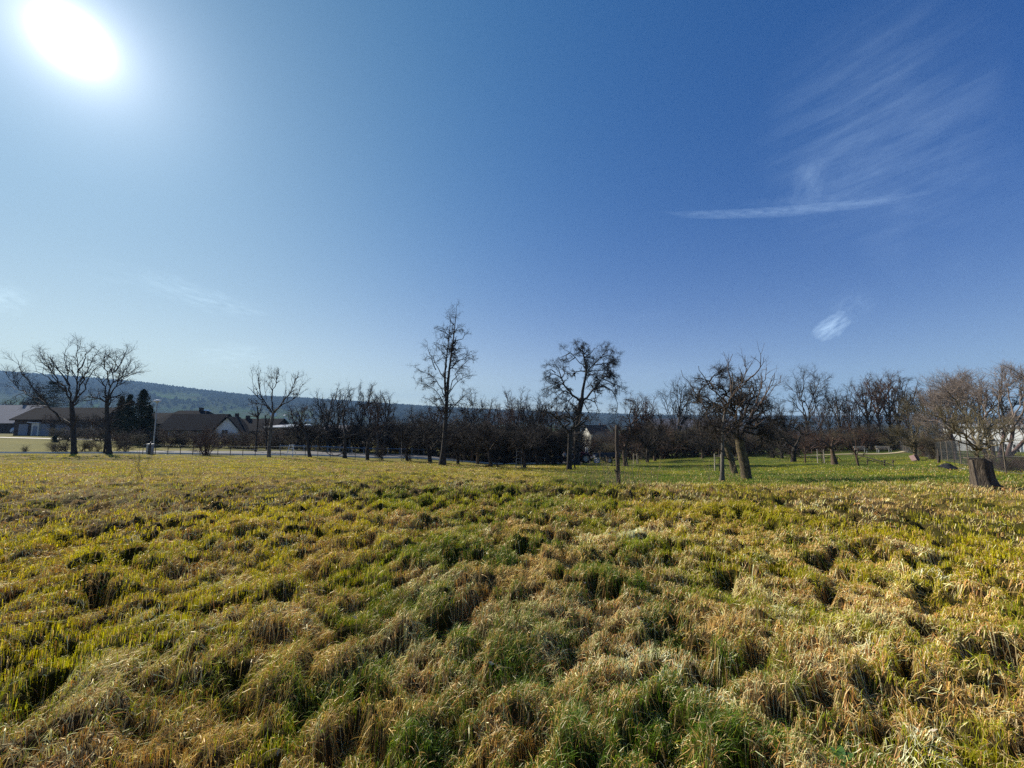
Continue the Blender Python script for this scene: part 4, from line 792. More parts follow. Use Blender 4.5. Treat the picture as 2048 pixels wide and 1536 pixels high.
for i in range(6): put('bush', 1842 + 9 * i + rr.random() * 7, 30 + 7 * rr.random() - i * .3, 868 - 6 * rr.random(), 'grey bush behind the wire mesh fence', 'bush', 'bushes behind the wire mesh fence', 1.2)
for i in range(13): put('bush', 1992 + 12 * i + rr.random() * 8, 14.5 + 4 * rr.random(), 906 + 10 * rr.random(), 'russet bramble bush on the bank at the right edge', 'bush', 'brambles on the right bank', 1.6, v=1)
for i, (px, Yq, top) in enumerate(((96, 79, 828), (122, 77, 838), (165, 78, 826), (186, 76, 830), (206, 74, 832), (238, 70, 838), (305, 66, 852))): put('fan', px, Yq, top, 'LEFTROW', 'tree', 'shrubby trees before the garage building', 1.5)
for i in range(15): put('bush', 118 + 13 * i + rr.random() * 8, 60 + rr.random() * 8, 858 - 8 * rr.random(), 'LEFTB', 'bush', 'dark bushes along the gravel lane', 1.6)
Y = 9.9
tree_px('young_tree', 'young tree with low fanning olive branches rising behind the stump', 1957, Y,
 [([(1957, 970), (1956, 930), (1955, 897)], .03, .022, True)] + lims([(1955, 902), (1938, 890), (1915, 882), (1876, 872)], [(1955, 900), (1930, 872), (1896, 846), (1880, 826)], [(1955, 898), (1944, 862), (1928, 822)], [(1955, 897), (1958, 858), (1956, 812)], [(1955, 898), (1972, 862), (1992, 822)], [(1955, 900), (1984, 876), (2024, 846)], [(1955, 903), (1984, 890), (2030, 880)], r=.034, e=.008, seed=120), scaled('shoots', 3.4, .36, .5), BKY, TWO, 40)
# conifers
NDL = material('needles_dark', (.012, .022, .014), (.03, .05, .028), scale=6); NDW = material('needles_brownish', (.03, .03, .02), (.05, .05, .03))
def conifer(name, label, px, Y, top, wr, seed, mat_=None, shape='cone'):
    r = np.random.RandomState(seed); b = at(px, Y); root = empty(name, b); tag(root, label, 'conifer'); H = P(px, top, Y).z - b.z; Wd = wr * H
    mb = MB(); mb.tube([(0, 0, -.2), (0, 0, H * .97)], .18, .02, 7, 6); mb.build('trunk', BK, root)
    n = int(26 * H); t = r.rand(n) ** .8; z = H * (.08 + .9 * t); a = r.rand(n) * 6.28; ln = Wd * ((1 - t) ** .8 if shape == 'cone' else np.sqrt(np.clip(1 - (2 * t - .9) ** 2, .05, 1))) * (.6 + .5 * r.rand(n)) + .1
    d = np.stack([np.cos(a), np.sin(a), -.15 + .45 * t], 1); d /= np.linalg.norm(d, axis=1)[:, None]
    pts, rad = grow(np.stack([0 * z, 0 * z, z], 1), d, ln, np.full(n, .03), np.full(n, .006), 5, .07, -.03, r)
    cb = MB(); cb.tubes(pts, rad, 3)
    k = 46; id_ = np.repeat(np.arange(n), k); f = (.1 + .9 * r.rand(n * k)) * 4.99; i = f.astype(int); fr = (f - i)[:, None]; c = pts[id_, i] * (1 - fr) + pts[id_, i + 1] * fr + r.randn(n * k, 3) * .07
    q = r.randn(n * k, 3); q[:, 2] -= .5; q /= np.linalg.norm(q, axis=1)[:, None]; q2 = r.randn(n * k, 3) * .03; V = np.stack([c - q2, c + q2, c + q * .22], 1)
    cb.add(V.reshape(-1, 3), np.arange(n * k * 3).reshape(-1, 3)); cb.build('needles', mat_ or NDL, root); return root
conifer('spruce_tree', 'dark pointed spruce behind the twin stemmed tree, left of the street lamp', 277, 56, 778, .34, 301)
conifer('spruce_tree', 'slim spruce left of the pointed spruce', 250, 58, 788, .24, 302)
conifer('spruce_tree', 'slim spruce hidden behind the twin stemmed tree', 234, 60, 792, .24, 303)
conifer('spruce_tree', 'small spruce squeezed against the pointed spruce on its right', 292, 57, 812, .34, 306)
conifer('pine_tree', 'broad dark pine rising behind the bungalow roof', 96, 112, 762, .42, 304, shape='round')
conifer('pine_tree', 'low dark pine beside the broad pine', 68, 116, 790, .45, 307, shape='round')
conifer('dwarf_conifer', 'tiny dark conifer standing alone by the gravel lane', 108, 58, 872, .3, 305)
for px, top in ((10, 792), (28, 800)): put('fan', px, 120, top, 'purplish bare treetop behind the bungalow', 'tree', 'treetops behind the bungalow', 1.5)
# ---------------------------------------------------------------- small things
WOOD = material('weathered_wood', (.08, .06, .042), (.20, .16, .12), scale=5, bump=.6, bscale=20, stretch=(3, 3, .3))
WOODL = material('pale_wood', (.38, .32, .24), (.55, .48, .38), scale=5, bump=.4, stretch=(3, 3, .4))
WOODD = material('dark_wood', (.05, .04, .03), (.11, .09, .07), scale=5, bump=.5, stretch=(3, 3, .3))
def simple(name, label, cat, px, Y, group=None, rz=0): return tag(empty(name, at(px, Y), rz), label, cat, group)
# near fence post
b = at(1235, 9.5); r = simple('fence_post', 'thick round weathered fence post alone in the middle of the meadow', 'post', 1235, 9.5)
h = P(1235, 850, 9.5).z - b.z; mb = MB(); mb.tube([(.01, 0, -.2), (0, 0, h * .3), (-.012, 0, h * .7), (0, 0, h)], .052, .046, 14, 14, jit=.06); mb.build('post_shaft', material('post_wood', (.045, .036, .026), (.13, .10, .075), scale=6, bump=.9, bscale=22, stretch=(3, 3, .25)), r, smooth=True)
mb = MB(); mb.tube([(-.06, -.02, .42), (-.12, -.04, .47)], .022, .014, 6); mb.tube([(-.055, 0, .41), (-.09, -.05, .40)], .02, .012, 6); mb.build('branch_stub', WOOD, r)
# stump by the right edge
r = simple('tree_stump', 'broad cut tree stump with flared roots near the right edge', 'stump', 1957, 9.4); b = r.location
S = 28; K = 9; th = np.arange(S) * 2 * math.pi / S; H = P(1957, 918, 9.4).z - b.z; V = []
for k in range(K):
    z = -.12 + (H + .12) * k / (K - 1); fl = .19 + .10 * math.exp(-max(z, 0) / .12); rad = fl * (1 + .06 * np.sin(3 * th + 1) + .05 * np.sin(5 * th) + .05 * rs.randn(S) + (.12 * np.cos(th + .6) if k < 3 else 0)); zt = z + (.03 * np.sin(2 * th) + .02 * rs.randn(S) if k == K - 1 else 0)
    V.append(np.stack([rad * np.cos(th) + .05 * (1 - k / K), rad * np.sin(th), np.full(S, 0.) + zt], 1))
V = np.concatenate(V); i = np.arange(K - 1)[:, None] * S; j = np.arange(S)[None]; mb = MB(); mb.add(V, np.stack([i + j, i + (j + 1) % S, i + S + (j + 1) % S, i + S + j], -1).reshape(-1, 4)); mb.build('bark', material('stump_bark', (.03, .024, .018), (.11, .085, .062), scale=7, bump=1.0, bscale=16, stretch=(2.5, 2.5, .5)), r, smooth=True)
mb = MB(); top = V[-S:]; c = top.mean(0); mb.add(np.concatenate([top, [c]]), [[k, (k + 1) % S, S] for k in range(S)]); mb.build('cut_face', WOODD, r)
r = simple('leaning_board', 'pale weathered board leaning on the stump with a short plank on top', 'board', 1942, 9.15)
H = P(1942, 918, 9.15).z - r.location.z; mb = MB(); mb.box((0, 0, H / 2 - .06), (.05, .09, H + .1), ry=R(-5)); mb.build('board', WOOD, r); mb = MB(); mb.box((.09, .05, H + .012), (.36, .12, .025), rx=.03, ry=.05); mb.build('plank', WOOD, r)
r = simple('stake', 'pale straight stake beside the low bush, left of the slender pear', 'stake', 803, 35.6); mb = MB(); mb.tube([(0, 0, -.1), (0, 0, 1.9)], .04, .035, 6); mb.build('stake_shaft', WOODL, r); mb = MB(); mb.tube([(0, 0, 1.5), (.3, 0, 1.55)], .012, .012, 4); mb.build('tie', BLKM, r)
# street lamp
r = simple('street_lamp', 'street lamp with a pale mushroom shaped head above the dark roofs', 'street lamp', 306, 47); H = P(306, 800, 47).z - r.location.z
mb = MB(); mb.tube([(0, 0, -.2), (0, 0, H - .35)], .08, .055, 8, 6); mb.build('pole', STEEL, r)
S = 16; th = np.arange(S) * 2 * math.pi / S; prof = [(.06, -.42), (.10, -.22), (.34, -.2), (.42, -.12), (.30, -.02), (.10, .05), (.01, .06)]
V = np.concatenate([np.stack([a * np.cos(th), a * np.sin(th), np.full(S, H + z)], 1) for a, z in prof]); i = np.arange(len(prof) - 1)[:, None] * S; j = np.arange(S)[None]
mb = MB(); mb.add(V, np.stack([i + j, i + (j + 1) % S, i + S + (j + 1) % S, i + S + j], -1).reshape(-1, 4)); mb.build('lamp_head', WHT, r, smooth=True); mb = MB(); mb.tube([(0, 0, H - .42), (0, 0, H - .22)], .12, .14, 12); mb.build('lamp_glass', CRM, r)
# cabinet at the road
r = simple('service_cabinet', 'pale service cabinet on the roadside under the street lamp', 'cabinet', 300, 37.6); mb = MB(); mb.box((0, 0, .45), (.5, .3, 1.0)); mb.build('housing', STEEL, r); mb = MB(); mb.box((0, 0, .985), (.56, .36, .07)); mb.build('lid', STEEL, r); mb = MB(); mb.box((0, -.165, .45), (.04, .03, .9)); mb.build('door_seam', BLKM, r)
r = simple('dark_post', 'dark post in front of the pale service cabinet', 'post', 300, 37.0); mb = MB(); mb.tube([(0, 0, -.1), (0, 0, 1.15)], .07, .06, 8, 4, jit=.05); mb.build('post_shaft', WOODD, r); mb = MB(); mb.tube([(0, 0, 1.15), (0, 0, 1.2)], .075, .07, 8); mb.build('cap', STEEL, r)
# roadside wire fence
r = simple('roadside_fence', 'low wire fence with thin posts along the near side of the road', 'fence', 400, 37.2); o0 = r.location; tops = []
for px in range(286, 720, 25):
    q = at(px, 37.4) - o0; mb = MB(); mb.box((q.x, q.y, q.z + .45), (.04, .04, 1.0)); mb.build('post', WOODD if px % 2 else WOOD, r); tops.append(q)
mb = MB()
for hh in (.35, .62, .92): mb.tubes(np.array([[(q.x, q.y - .03, q.z + hh) for q in tops]]), np.full((1, len(tops)), .010), 4)
mb.build('wires', STEEL, r)
r = simple('guard_rail', 'dark horizontal rail along the far side of the road', 'rail', 700, 47); o0 = r.location; pts = []
for px in range(560, 1150, 24):
    Yf = np.interp(px, [400, 620, 1000, 1180], [45.2, 47.8, 51, 53]); q = at(px, Yf) - o0; pts.append(q)
    if px % 48 == 32 or px % 48 == 8: mb = MB(); mb.box((q.x, q.y, q.z + .35), (.08, .08, .9)); mb.build('post', STEEL, r)
mb = MB(); mb.tubes(np.array([[(q.x, q.y - .06, q.z + .62) for q in pts]]), np.full((1, len(pts)), .06), 4); mb.build('rail', STEEL, r)
# ladders
def ladder(label, px, Y, H, wb, wt, lean, mat_, n=6, rz=0, prop=False):
    r = simple('fruit_ladder', label, 'ladder', px, Y, rz=rz)
    for s in (-1, 1): mb = MB(); mb.tube([(s * wb / 2, 0, -.05), (s * wt / 2, lean, H)], .035, .03, 6); mb.build('side_rail', mat_, r)
    for k in range(n): t = (k + .7) / n; z = H * t * .97; x = (wb + (wt - wb) * t) / 2; mb = MB(); mb.tube([(-x, lean * t, z), (x, lean * t, z)], .02, .02, 6); mb.build('rung', mat_, r)
    if prop: mb = MB(); mb.tube([(0, lean, H), (0, lean + .9, -.05)], .03, .03, 6); mb.build('prop_leg', mat_, r)
ladder('short whitish step ladder beside the road right of the cut back tree', 579, 36.8, 1.15, .62, .38, .35, WHT, 4, prop=True)
ladder('pale picking ladder leaning into the round crowned orchard tree', 1037, 30.6, 1.7, .45, .35, .5, WOODL, 6, rz=R(-8))
# sapling guards
def guard(label, px, Y):
    r = simple('guarded_sapling', label, 'sapling', px, Y); 
    for k in range(3):
        a = k * 2.09 + .5; mb = MB(); mb.tube([(.28 * math.cos(a), .28 * math.sin(a), -.1), (.26 * math.cos(a), .26 * math.sin(a), 1.15)], .035, .03, 6); mb.build('stake', WOODL if k else WOOD, r)
    mb = MB(); pts = [(.27 * math.cos(k * 2.09 + .5), .27 * math.sin(k * 2.09 + .5), 1.0) for k in range(4)]
    mb.tube(pts, .022, .022, 4); mb.tube([(a, b_, c - .55) for a, b_, c in pts], .02, .02, 4); mb.build('cross_bars', WOOD, r)
    foliage(r, [([(0, 0, -.1), (.02, 0, 1.0), (-.03, .02, 2.2)], .03, .012, True), ([(0, 0, 1.3), (.2, .1, 1.8), (.3, .1, 2.3)], .012, .006, False), ([(0, 0, 1.4), (-.2, -.1, 1.8), (-.3, -.1, 2.2)], .012, .006, False)], scaled('shoots', 1.3, .35), BKB, TWG, int(px), S0=5)
guard('staked sapling between the twisted russet tree and the far orchard tree', 1272, 40)
guard('staked sapling left of the broken off trunk', 1642, 32)
guard('staked sapling just behind the young fruit tree', 1437, 26)
# propped poles
r = simple('propped_pole', 'long dark pole propped aslant on two short forked stakes', 'pole', 1757, 26.2)
a = P(1700, 905, 27.5) - r.location; c = at(1783, 25.4) - r.location; mb = MB(); mb.tube([tuple(a), ((a.x + c.x) / 2, (a.y + c.y) / 2, (a.z + c.z) / 2 + .05), (c.x, c.y, c.z + .05)], .045, .035, 6, 6); mb.build('pole', WOODD, r)
a = P(1732, 918, 26.6) - r.location; c = at(1770, 26.0) - r.location; mb = MB(); mb.tube([tuple(a), (c.x, c.y, c.z + .05)], .03, .025, 6, 4); mb.build('thin_pole', WOODD, r)
for px, Yq in ((1783, 25.4), (1766, 26.0), (1732, 27.0)):
    q = at(px, Yq) - r.location; mb = MB(); mb.tube([(q.x, q.y, q.z - .05), (q.x + .03, q.y, q.z + .42)], .035, .03, 6); mb.tube([(q.x + .02, q.y, q.z + .25), (q.x + .13, q.y, q.z + .40)], .025, .02, 6); mb.build('forked_stake', WOOD, r)
# benches at the edge of the wood
def bench(label, px, Y, rz, mat_):
    r = simple('park_bench', label, 'bench', px, Y, rz=rz)
    mb = MB(); [mb.box((0, -.12 + .12 * k, .48), (1.7, .10, .04)) for k in range(3)]; mb.build('seat', mat_, r)
    mb = MB(); [mb.box((0, .2, .66 + .14 * k), (1.7, .03, .10)) for k in range(2)]; mb.build('backrest', mat_, r)
    for s in (-.7, .7):
        mb = MB(); mb.box((s, -.12, .21), (.07, .07, .5)); mb.build('leg', STEEL, r); mb = MB(); mb.box((s, .165, .40), (.07, .05, .92)); mb.build('leg', STEEL, r)
bench('pale wooden bench at the wood edge behind the slanting sapling', 1722, 50, R(5), WOODL)
bench('second bench farther right where the footpath bends up', 1768, 49, R(-8), WOODL)
# chain link fence
r = simple('wire_mesh_fence', 'grey wire mesh fence receding behind the stump towards the wood', 'fence', 1960, 15); o0 = r.location
line = [at(p, y) for p, y in ((2075, 13.2), (2010, 15.0), (1960, 18), (1925, 21.5), (1895, 25.5), (1868, 30), (1845, 36), (1822, 43), (1800, 52))]; line = [q - o0 for q in line]
d = np.array(line); seg = np.concatenate([[0], np.cumsum(np.linalg.norm(np.diff(d[:, :2], axis=0), axis=1))]); Lf = seg[-1]; ip = lambda s: np.array([np.interp(s, seg, d[:, i]) for i in range(3)])
hf = 1.35
for k in range(int(Lf / 2.4) + 1): q = ip(k * 2.4); mb = MB(); mb.tube([(q[0], q[1], q[2] - .2), (q[0], q[1], q[2] + hf + .05)], .03, .028, 6); mb.build('post', WOOD if k % 3 else WOODD, r)
ss_ = np.arange(0, Lf - hf, .13); A = []
for s in ss_:
    for sg in (0, 1): p0, p1 = ip(s + (hf if sg else 0)), ip(s + (0 if sg else hf)); A.append([(p0[0], p0[1], p0[2] + .03), (p1[0], p1[1], p1[2] + hf)])
mb = MB(); A = np.array(A); mb.tubes(A, np.full(A.shape[:2], .0032), 3); n = 60; T = np.linspace(0, Lf, n)
for hh in (.05, hf / 2, hf): mb.tubes(np.array([[ip(t) + (0, 0, hh) for t in T]]), np.full((1, n), .006), 4)
mb.build('wire_mesh', material('wire_dull', (.10, .10, .10), (.16, .16, .16), rough=.7), r)
r = simple('dark_post', 'short charred looking post left of the wire mesh fence', 'post', 1875, 25); mb = MB(); mb.tube([(0, 0, -.1), (.03, 0, .5)], .075, .06, 9, 5, jit=.06); mb.build('post_base', WOODD, r); mb = MB(); mb.tube([(.03, 0, .5), (.02, 0, .95)], .035, .03, 7); mb.build('post_shaft', WOOD, r)
r = simple('tipped_crate', 'pinkish tipped over plastic crate lying at the path bend', 'crate', 1822, 30); PK = material('pink_plastic', (.45, .28, .26), (.55, .36, .33), rough=.5); mb = MB()
for c, s in (((0, 0, .02), (.6, .4, .03)), ((0, -.2, .17), (.6, .03, .3)), ((0, .2, .17), (.6, .03, .3)), ((-.29, 0, .17), (.03, .37, .3)), ((.29, 0, .17), (.03, .37, .3))): mb.box(c, s)
q = mb.build('crate_body', PK, r); q.rotation_euler = (R(70), 0, R(25)); q.location = (0, 0, .22); mb = MB(); mb.box((.42, .1, .14), (.35, .3, .3), rz=.4); mb.build('dark_lining', BKR, r)
r = simple('tarpaulin', 'crumpled black tarpaulin with a white flap lying in the grass left of the stump', 'tarpaulin', 1902, 18.6)
n = 26; g = np.linspace(-1, 1, n); X, Yg = np.meshgrid(g, g, indexing='ij'); Z = .26 * np.exp(-((X + .45) ** 2 * 3 + Yg ** 2 * 2)) * (1 + .5 * (fbm(X * 3 + 5, Yg * 3, 400, 3) - .5)) + .05 * fbm(X * 4, Yg * 4, 401, 3)
V = np.stack([X * .65, Yg * .35, Z - .02], -1).reshape(-1, 3); i = np.arange(n - 1)[:, None] * n; j = np.arange(n - 1)[None]; Fq = np.stack([i + j, i + n + j, i + n + j + 1, i + j + 1], -1)
mb = MB(); mb.add(V, Fq[:19].reshape(-1, 4)); mb.build('black_sheet', BLKM, r); mb = MB(); mb.add(V + (0, 0, .004), Fq[19:].reshape(-1, 4)); mb.build('white_flap', WHT, r)
# dry stalks near the post and in the left meadow
def weed(seed, twig):
    root = empty('dry_weed', (0, 0, 0)); r = np.random.RandomState(seed); l0 = []
    for k in range(5): a = r.rand() * 6.28; l0.append(([(.03 * r.randn(), .03 * r.randn(), -.05), (.1 * math.cos(a), .1 * math.sin(a), .3), (.2 * math.cos(a), .2 * math.sin(a), .5 + .2 * r.rand())], .004, .0015, k == 0))
    foliage(root, l0, [dict(den=9, L=(.05, .18), ang=(38, 12), wig=.15, trop=.05, K=3, r=.002, t=(.35, 1)), dict(den=16, L=(.02, .06), ang=(40, 12), wig=.15, K=2, r=.0014)], twig, twig, seed, S0=4); return root
DRY = material('dry_stalk', (.26, .18, .10), (.40, .30, .18)); wp = [weed(501, DRY), weed(502, DRY)]
spots = [(1180, 9.8), (1195, 9.3), (1206, 10.2), (1214, 9.4), (1224, 9.9), (1248, 9.2), (1256, 9.9), (1266, 9.4), (1280, 10.0), (1294, 9.5), (1165, 10.3), (1230, 9.1), (1310, 10), (1243, 9.0), (288, 11.5), (284, 11.2), (404, 12.2), (1416, 14.2), (1470, 14.1), (1458, 14.8)]
for i, (px, Yq) in enumerate(spots):
    b = at(px, Yq); b.z += float(hum(np.array([b.x]), np.array([b.y]))[0]) - .01
    lab = 'dry branching weed stalk near the round fence post' if 1150 < px < 1320 else ('dry weed stalk alone in the left part of the meadow' if px < 500 else 'dry weed stalk at the foot of the young fruit tree')
    gr = 'weed stalks near the fence post' if 1150 < px < 1320 else ('weed stalks in the left meadow' if px < 500 else 'weed stalks at the young tree')
    s = .8 + .7 * rr.random()
    if i < 2: o = wp[i]; o.location = b; o.scale = (s, s, s); tag(o, lab, 'weed', gr)
    else: copy_tree(wp[i % 2], b, rr.random() * 6, (s, s, s), lab, gr)
# a little litter of pale dead leaves on the thatch
n = 260; lx, ly, lr = scatter(n, 1.3, 12, 1.0, R(60)); lz = G(lx, ly) + hum(lx, ly) + .035; a = rs.rand(n) * 6.28; sz = .006 + .012 * rs.rand(n)
c = np.stack([lx, ly, lz], 1); u1 = np.stack([np.cos(a), np.sin(a), .5 * rs.randn(n)], 1) * sz[:, None]; v1 = np.stack([-np.sin(a), np.cos(a), .5 * rs.randn(n)], 1) * sz[:, None] * .6
V = np.stack([c - u1 * 1.2, c - v1, c + u1 * 1.2 + np.array((0, 0, .004)), c + v1], 1).reshape(-1, 3); mb = MB(); mb.add(V, np.arange(4 * n).reshape(-1, 4), np.repeat(np.array([(.55, .47, .36)]) * (.6 + .8 * rs.rand(n))[:, None], 4, 0).clip(0, .85))
tag(mb.build('leaf_litter', BLADE), 'scattered pale dead leaf scraps on the near thatch', 'leaf litter', kind='stuff')
# broad leaved dock plants
LEAF = material('dock_leaf', (.04, .10, .02), (.09, .17, .035), scale=8, rough=.5)
def dock(px, Yq, label, seed, s=1.0):
    b = at(px, Yq); b.z += float(hum(np.array([b.x]), np.array([b.y]))[0]); r = empty('dock_plant', b); tag(r, label, 'plant'); q = random.Random(seed)
    for k in range(7):
        a = q.random() * 6.28; L = (.09 + .07 * q.random()) * s; n = 7; V = []; t_ = .5 + .5 * q.random()
        for i in range(n):
            t = i / (n - 1); ww = L * .2 * math.sin(math.pi * min(1, t * .9 + .08)) ; x = L * t * math.cos(t_ * (1 - .5 * t)); z = L * t * math.sin(t_ * (1 - .5 * t)) + .015
            for sgn in (-1, 0, 1): V.append((x * math.cos(a) - sgn * ww * math.sin(a), x * math.sin(a) + sgn * ww * math.cos(a), z + abs(sgn) * ww * .3))
        i = np.arange(n - 1)[:, None] * 3; j = np.arange(2)[None]; mb = MB(); mb.add(V, np.stack([i + j, i + 3 + j, i + 4 + j, i + 1 + j], -1).reshape(-1, 4)); mb.build('leaf', LEAF, r, smooth=True)
dock(1635, 1.95, 'small broad leaved dock plant low in the right foreground', 1, .55)
# silver estate car
def car():
    r = simple('parked_car', 'silver estate car parked beside the bungalow', 'car', 42, 90, rz=R(-3)); PNT = material('car_paint_silver', (.42, .46, .52), (.46, .50, .56), rough=.3, spec=.7, metal=.3)
    prof = [(-2.2, .35), (-2.25, .75), (-2.1, 1.0), (-1.75, 1.42), (-.2, 1.46), (.35, 1.36), (1.05, .98), (2.0, .85), (2.2, .65), (2.2, .35)]
    n = len(prof); V = []
    for y, k in ((-.86, 0), (-.72, 1), (.72, 1), (.86, 0)):
        for x, z in prof: V.append((x, y, z))
    V = np.array(V)
    for row, y in ((0, -.86), (1, -.80), (2, .80), (3, .86)):
        for i in range(n): z = V[row * n + i, 2]; V[row * n + i, 1] = y * (.82 if z > 1.2 else 1)
    F = [[a * n + i, a * n + i + 1, (a + 1) * n + i + 1, (a + 1) * n + i] for a in range(3) for i in range(n - 1)]
    mb = MB(); mb.add(V, F)
    for a in (0, 3):
        for f in ((0, 1, 8, 9), (1, 2, 7, 8), (2, 3, 5, 6), (3, 4, 5, 5)):
            q = [a * n + i for i in f]; mb.F[4 if len(set(q)) == 4 else 3].append(np.array([list(dict.fromkeys(q))]))
        mb.F[3].append(np.array([[a * n + 2, a * n + 6, a * n + 7]]))
    mb.build('body', PNT, r)
    for s in (-1, 1):
        mb = MB(); y = s * .845
        mb.add([(-1.6, y, 1.0), (.8, y, 1.0), (.25, s * .74, 1.32), (-1.5, s * .72, 1.36)], [[0, 1, 2, 3]]); mb.build('side_window', GLS, r)
        for x in (-1.35, 1.4):
            S = 18; mb = MB(); mb.tube([(x, s * .68, .32), (x, s * .90, .32)], .32, .32, S); w_ = mb.build('wheel', BLKM, r); mb = MB(); mb.tube([(x, s * .89, .32), (x, s * .915, .32)], .19, .19, 12); mb.build('rim', STEEL, w_)
        mb = MB(); mb.box((2.17, s * .6, .72), (.1, .32, .14)); mb.build('headlight', GLS, r); mb = MB(); mb.box((-2.2, s * .66, .85), (.08, .2, .25)); mb.build('tail_light', ROOFR, r)
    mb = MB(); mb.add([(.42, -.66, 1.345), (1.04, -.74, 1.0), (1.04, .74, 1.0), (.42, .66, 1.345)], [[0, 1, 2, 3]]); mb.V[0][:, 2] += .02; mb.build('windscreen', GLS, r)
car()
# tractor and trailer between the trees
def wheel(parent, x, y, z, rad, w_, hub=STEEL):
    a = np.arange(22) * 2 * math.pi / 22; prof = [(rad * .6, -.5), (rad * .95, -.5), (rad, -.32), (rad, .32), (rad * .95, .5), (rad * .6, .5)]; V = np.concatenate([np.stack([x + p * np.cos(a), np.full(22, y + q * w_), z + p * np.sin(a)], 1) for p, q in prof])
    i = np.arange(5)[:, None] * 22; j = np.arange(22)[None]; mb = MB(); mb.add(V, np.stack([i + j, i + (j + 1) % 22, i + 22 + (j + 1) % 22, i + 22 + j], -1).reshape(-1, 4)); w = mb.build('wheel', BLKM, parent, smooth=True)
    mb = MB(); mb.tube([(x, y - w_ * .3, z), (x, y + w_ * .3, z)], rad * .6, rad * .6, 14); mb.build('rim', hub, w)
RED = material('tractor_red', (.10, .015, .012), (.14, .022, .016), rough=.45, spec=.5); NAVY = material('trailer_dark_blue', (.02, .03, .05), (.035, .045, .07), rough=.5)
r = simple('tractor', 'small dark red tractor standing with front to the left behind the pear trunks', 'tractor', 1160, 45, rz=R(6)); r.scale = (.95, .95, .95)
mb = MB(); mb.box((-.75, 0, .85), (1.5, .55, .5)); mb.box((-1.35, 0, .70), (.4, .5, .45)); mb.box((.3, 0, .62), (1.2, .5, .35)); mb.build('bonnet', NAVY, r)
for s in (-1, 1):
    wheel(r, .55, s * .62, .58, .60, .3); wheel(r, -1.15, s * .52, .34, .36, .2)
    mb = MB(); mb.tube([(.55 + .68 * math.cos(t), s * .62, .6 + .66 * math.sin(t)) for t in np.linspace(.3, 2.8, 8)], .10, .10, 4); mb.build('mudguard', RED, r)
    mb = MB(); mb.box((-1.57, s * .16, .8), (.05, .14, .12)); mb.build('headlight', WHT, r)
mb = MB(); mb.box((.45, 0, 1.02), (.42, .45, .1)); mb.box((.66, 0, 1.22), (.08, .45, .36)); mb.build('seat', BLKM, r)
mb = MB(); mb.tube([(-.1, 0, 1.0), (.08, 0, 1.3)], .025, .025, 6); t = np.linspace(0, 6.28, 14); mb.tube([(.08 + .09 * math.sin(a), .18 * math.cos(a), 1.3 + .12 * math.sin(a)) for a in t], .018, .018, 5); mb.build('steering_wheel', BLKM, r)
mb = MB(); mb.tube([(.85, -.4, .7), (.85, -.4, 1.85), (.85, .4, 1.85), (.85, .4, .7)], .05, .05, 6); mb.build('roll_bar', WHT, r)
mb = MB(); mb.tube([(-.9, .2, 1.1), (-.9, .2, 1.6)], .03, .03, 6); mb.build('exhaust', STEEL, r)
r = simple('trailer', 'low dark flatbed trailer hitched behind the small tractor', 'trailer', 1213, 45, rz=R(2))
mb = MB(); mb.box((0, 0, .78), (3.0, 1.5, .12)); mb.build('bed', NAVY, r)
for c, s in (((0, -.73, .98), (2.9, .04, .28)), ((0, .73, .98), (2.9, .04, .28)), ((1.47, 0, .98), (.04, 1.4, .28))): mb = MB(); mb.box(c, s); mb.build('side_board', NAVY, r)
for s in (-1, 1): wheel(r, .1, s * .82, .36, .36, .2)
mb = MB(); mb.tube([(-1.4, 0, .7), (-2.4, 0, .5)], .05, .05, 6); mb.build('drawbar', WHT, r)
r = simple('crate_stack', 'pale slatted crate stack standing between tractor and trailer', 'crate', 1193, 44.6); mb = MB()
for k in range(4): mb.box((0, -.24, .12 + k * .24), (.55, .03, .12)); mb.box((0, .24, .12 + k * .24), (.55, .03, .12)); mb.box((0, 0, .03 + k * .24), (.5, .44, .03))
mb.build('slats', WHT, r)
for sx in (-1, 1):
    for sy in (-1, 1): mb = MB(); mb.box((sx * .29, sy * .23, .48), (.04, .05, .98)); mb.build('corner_post', WOODL, r)
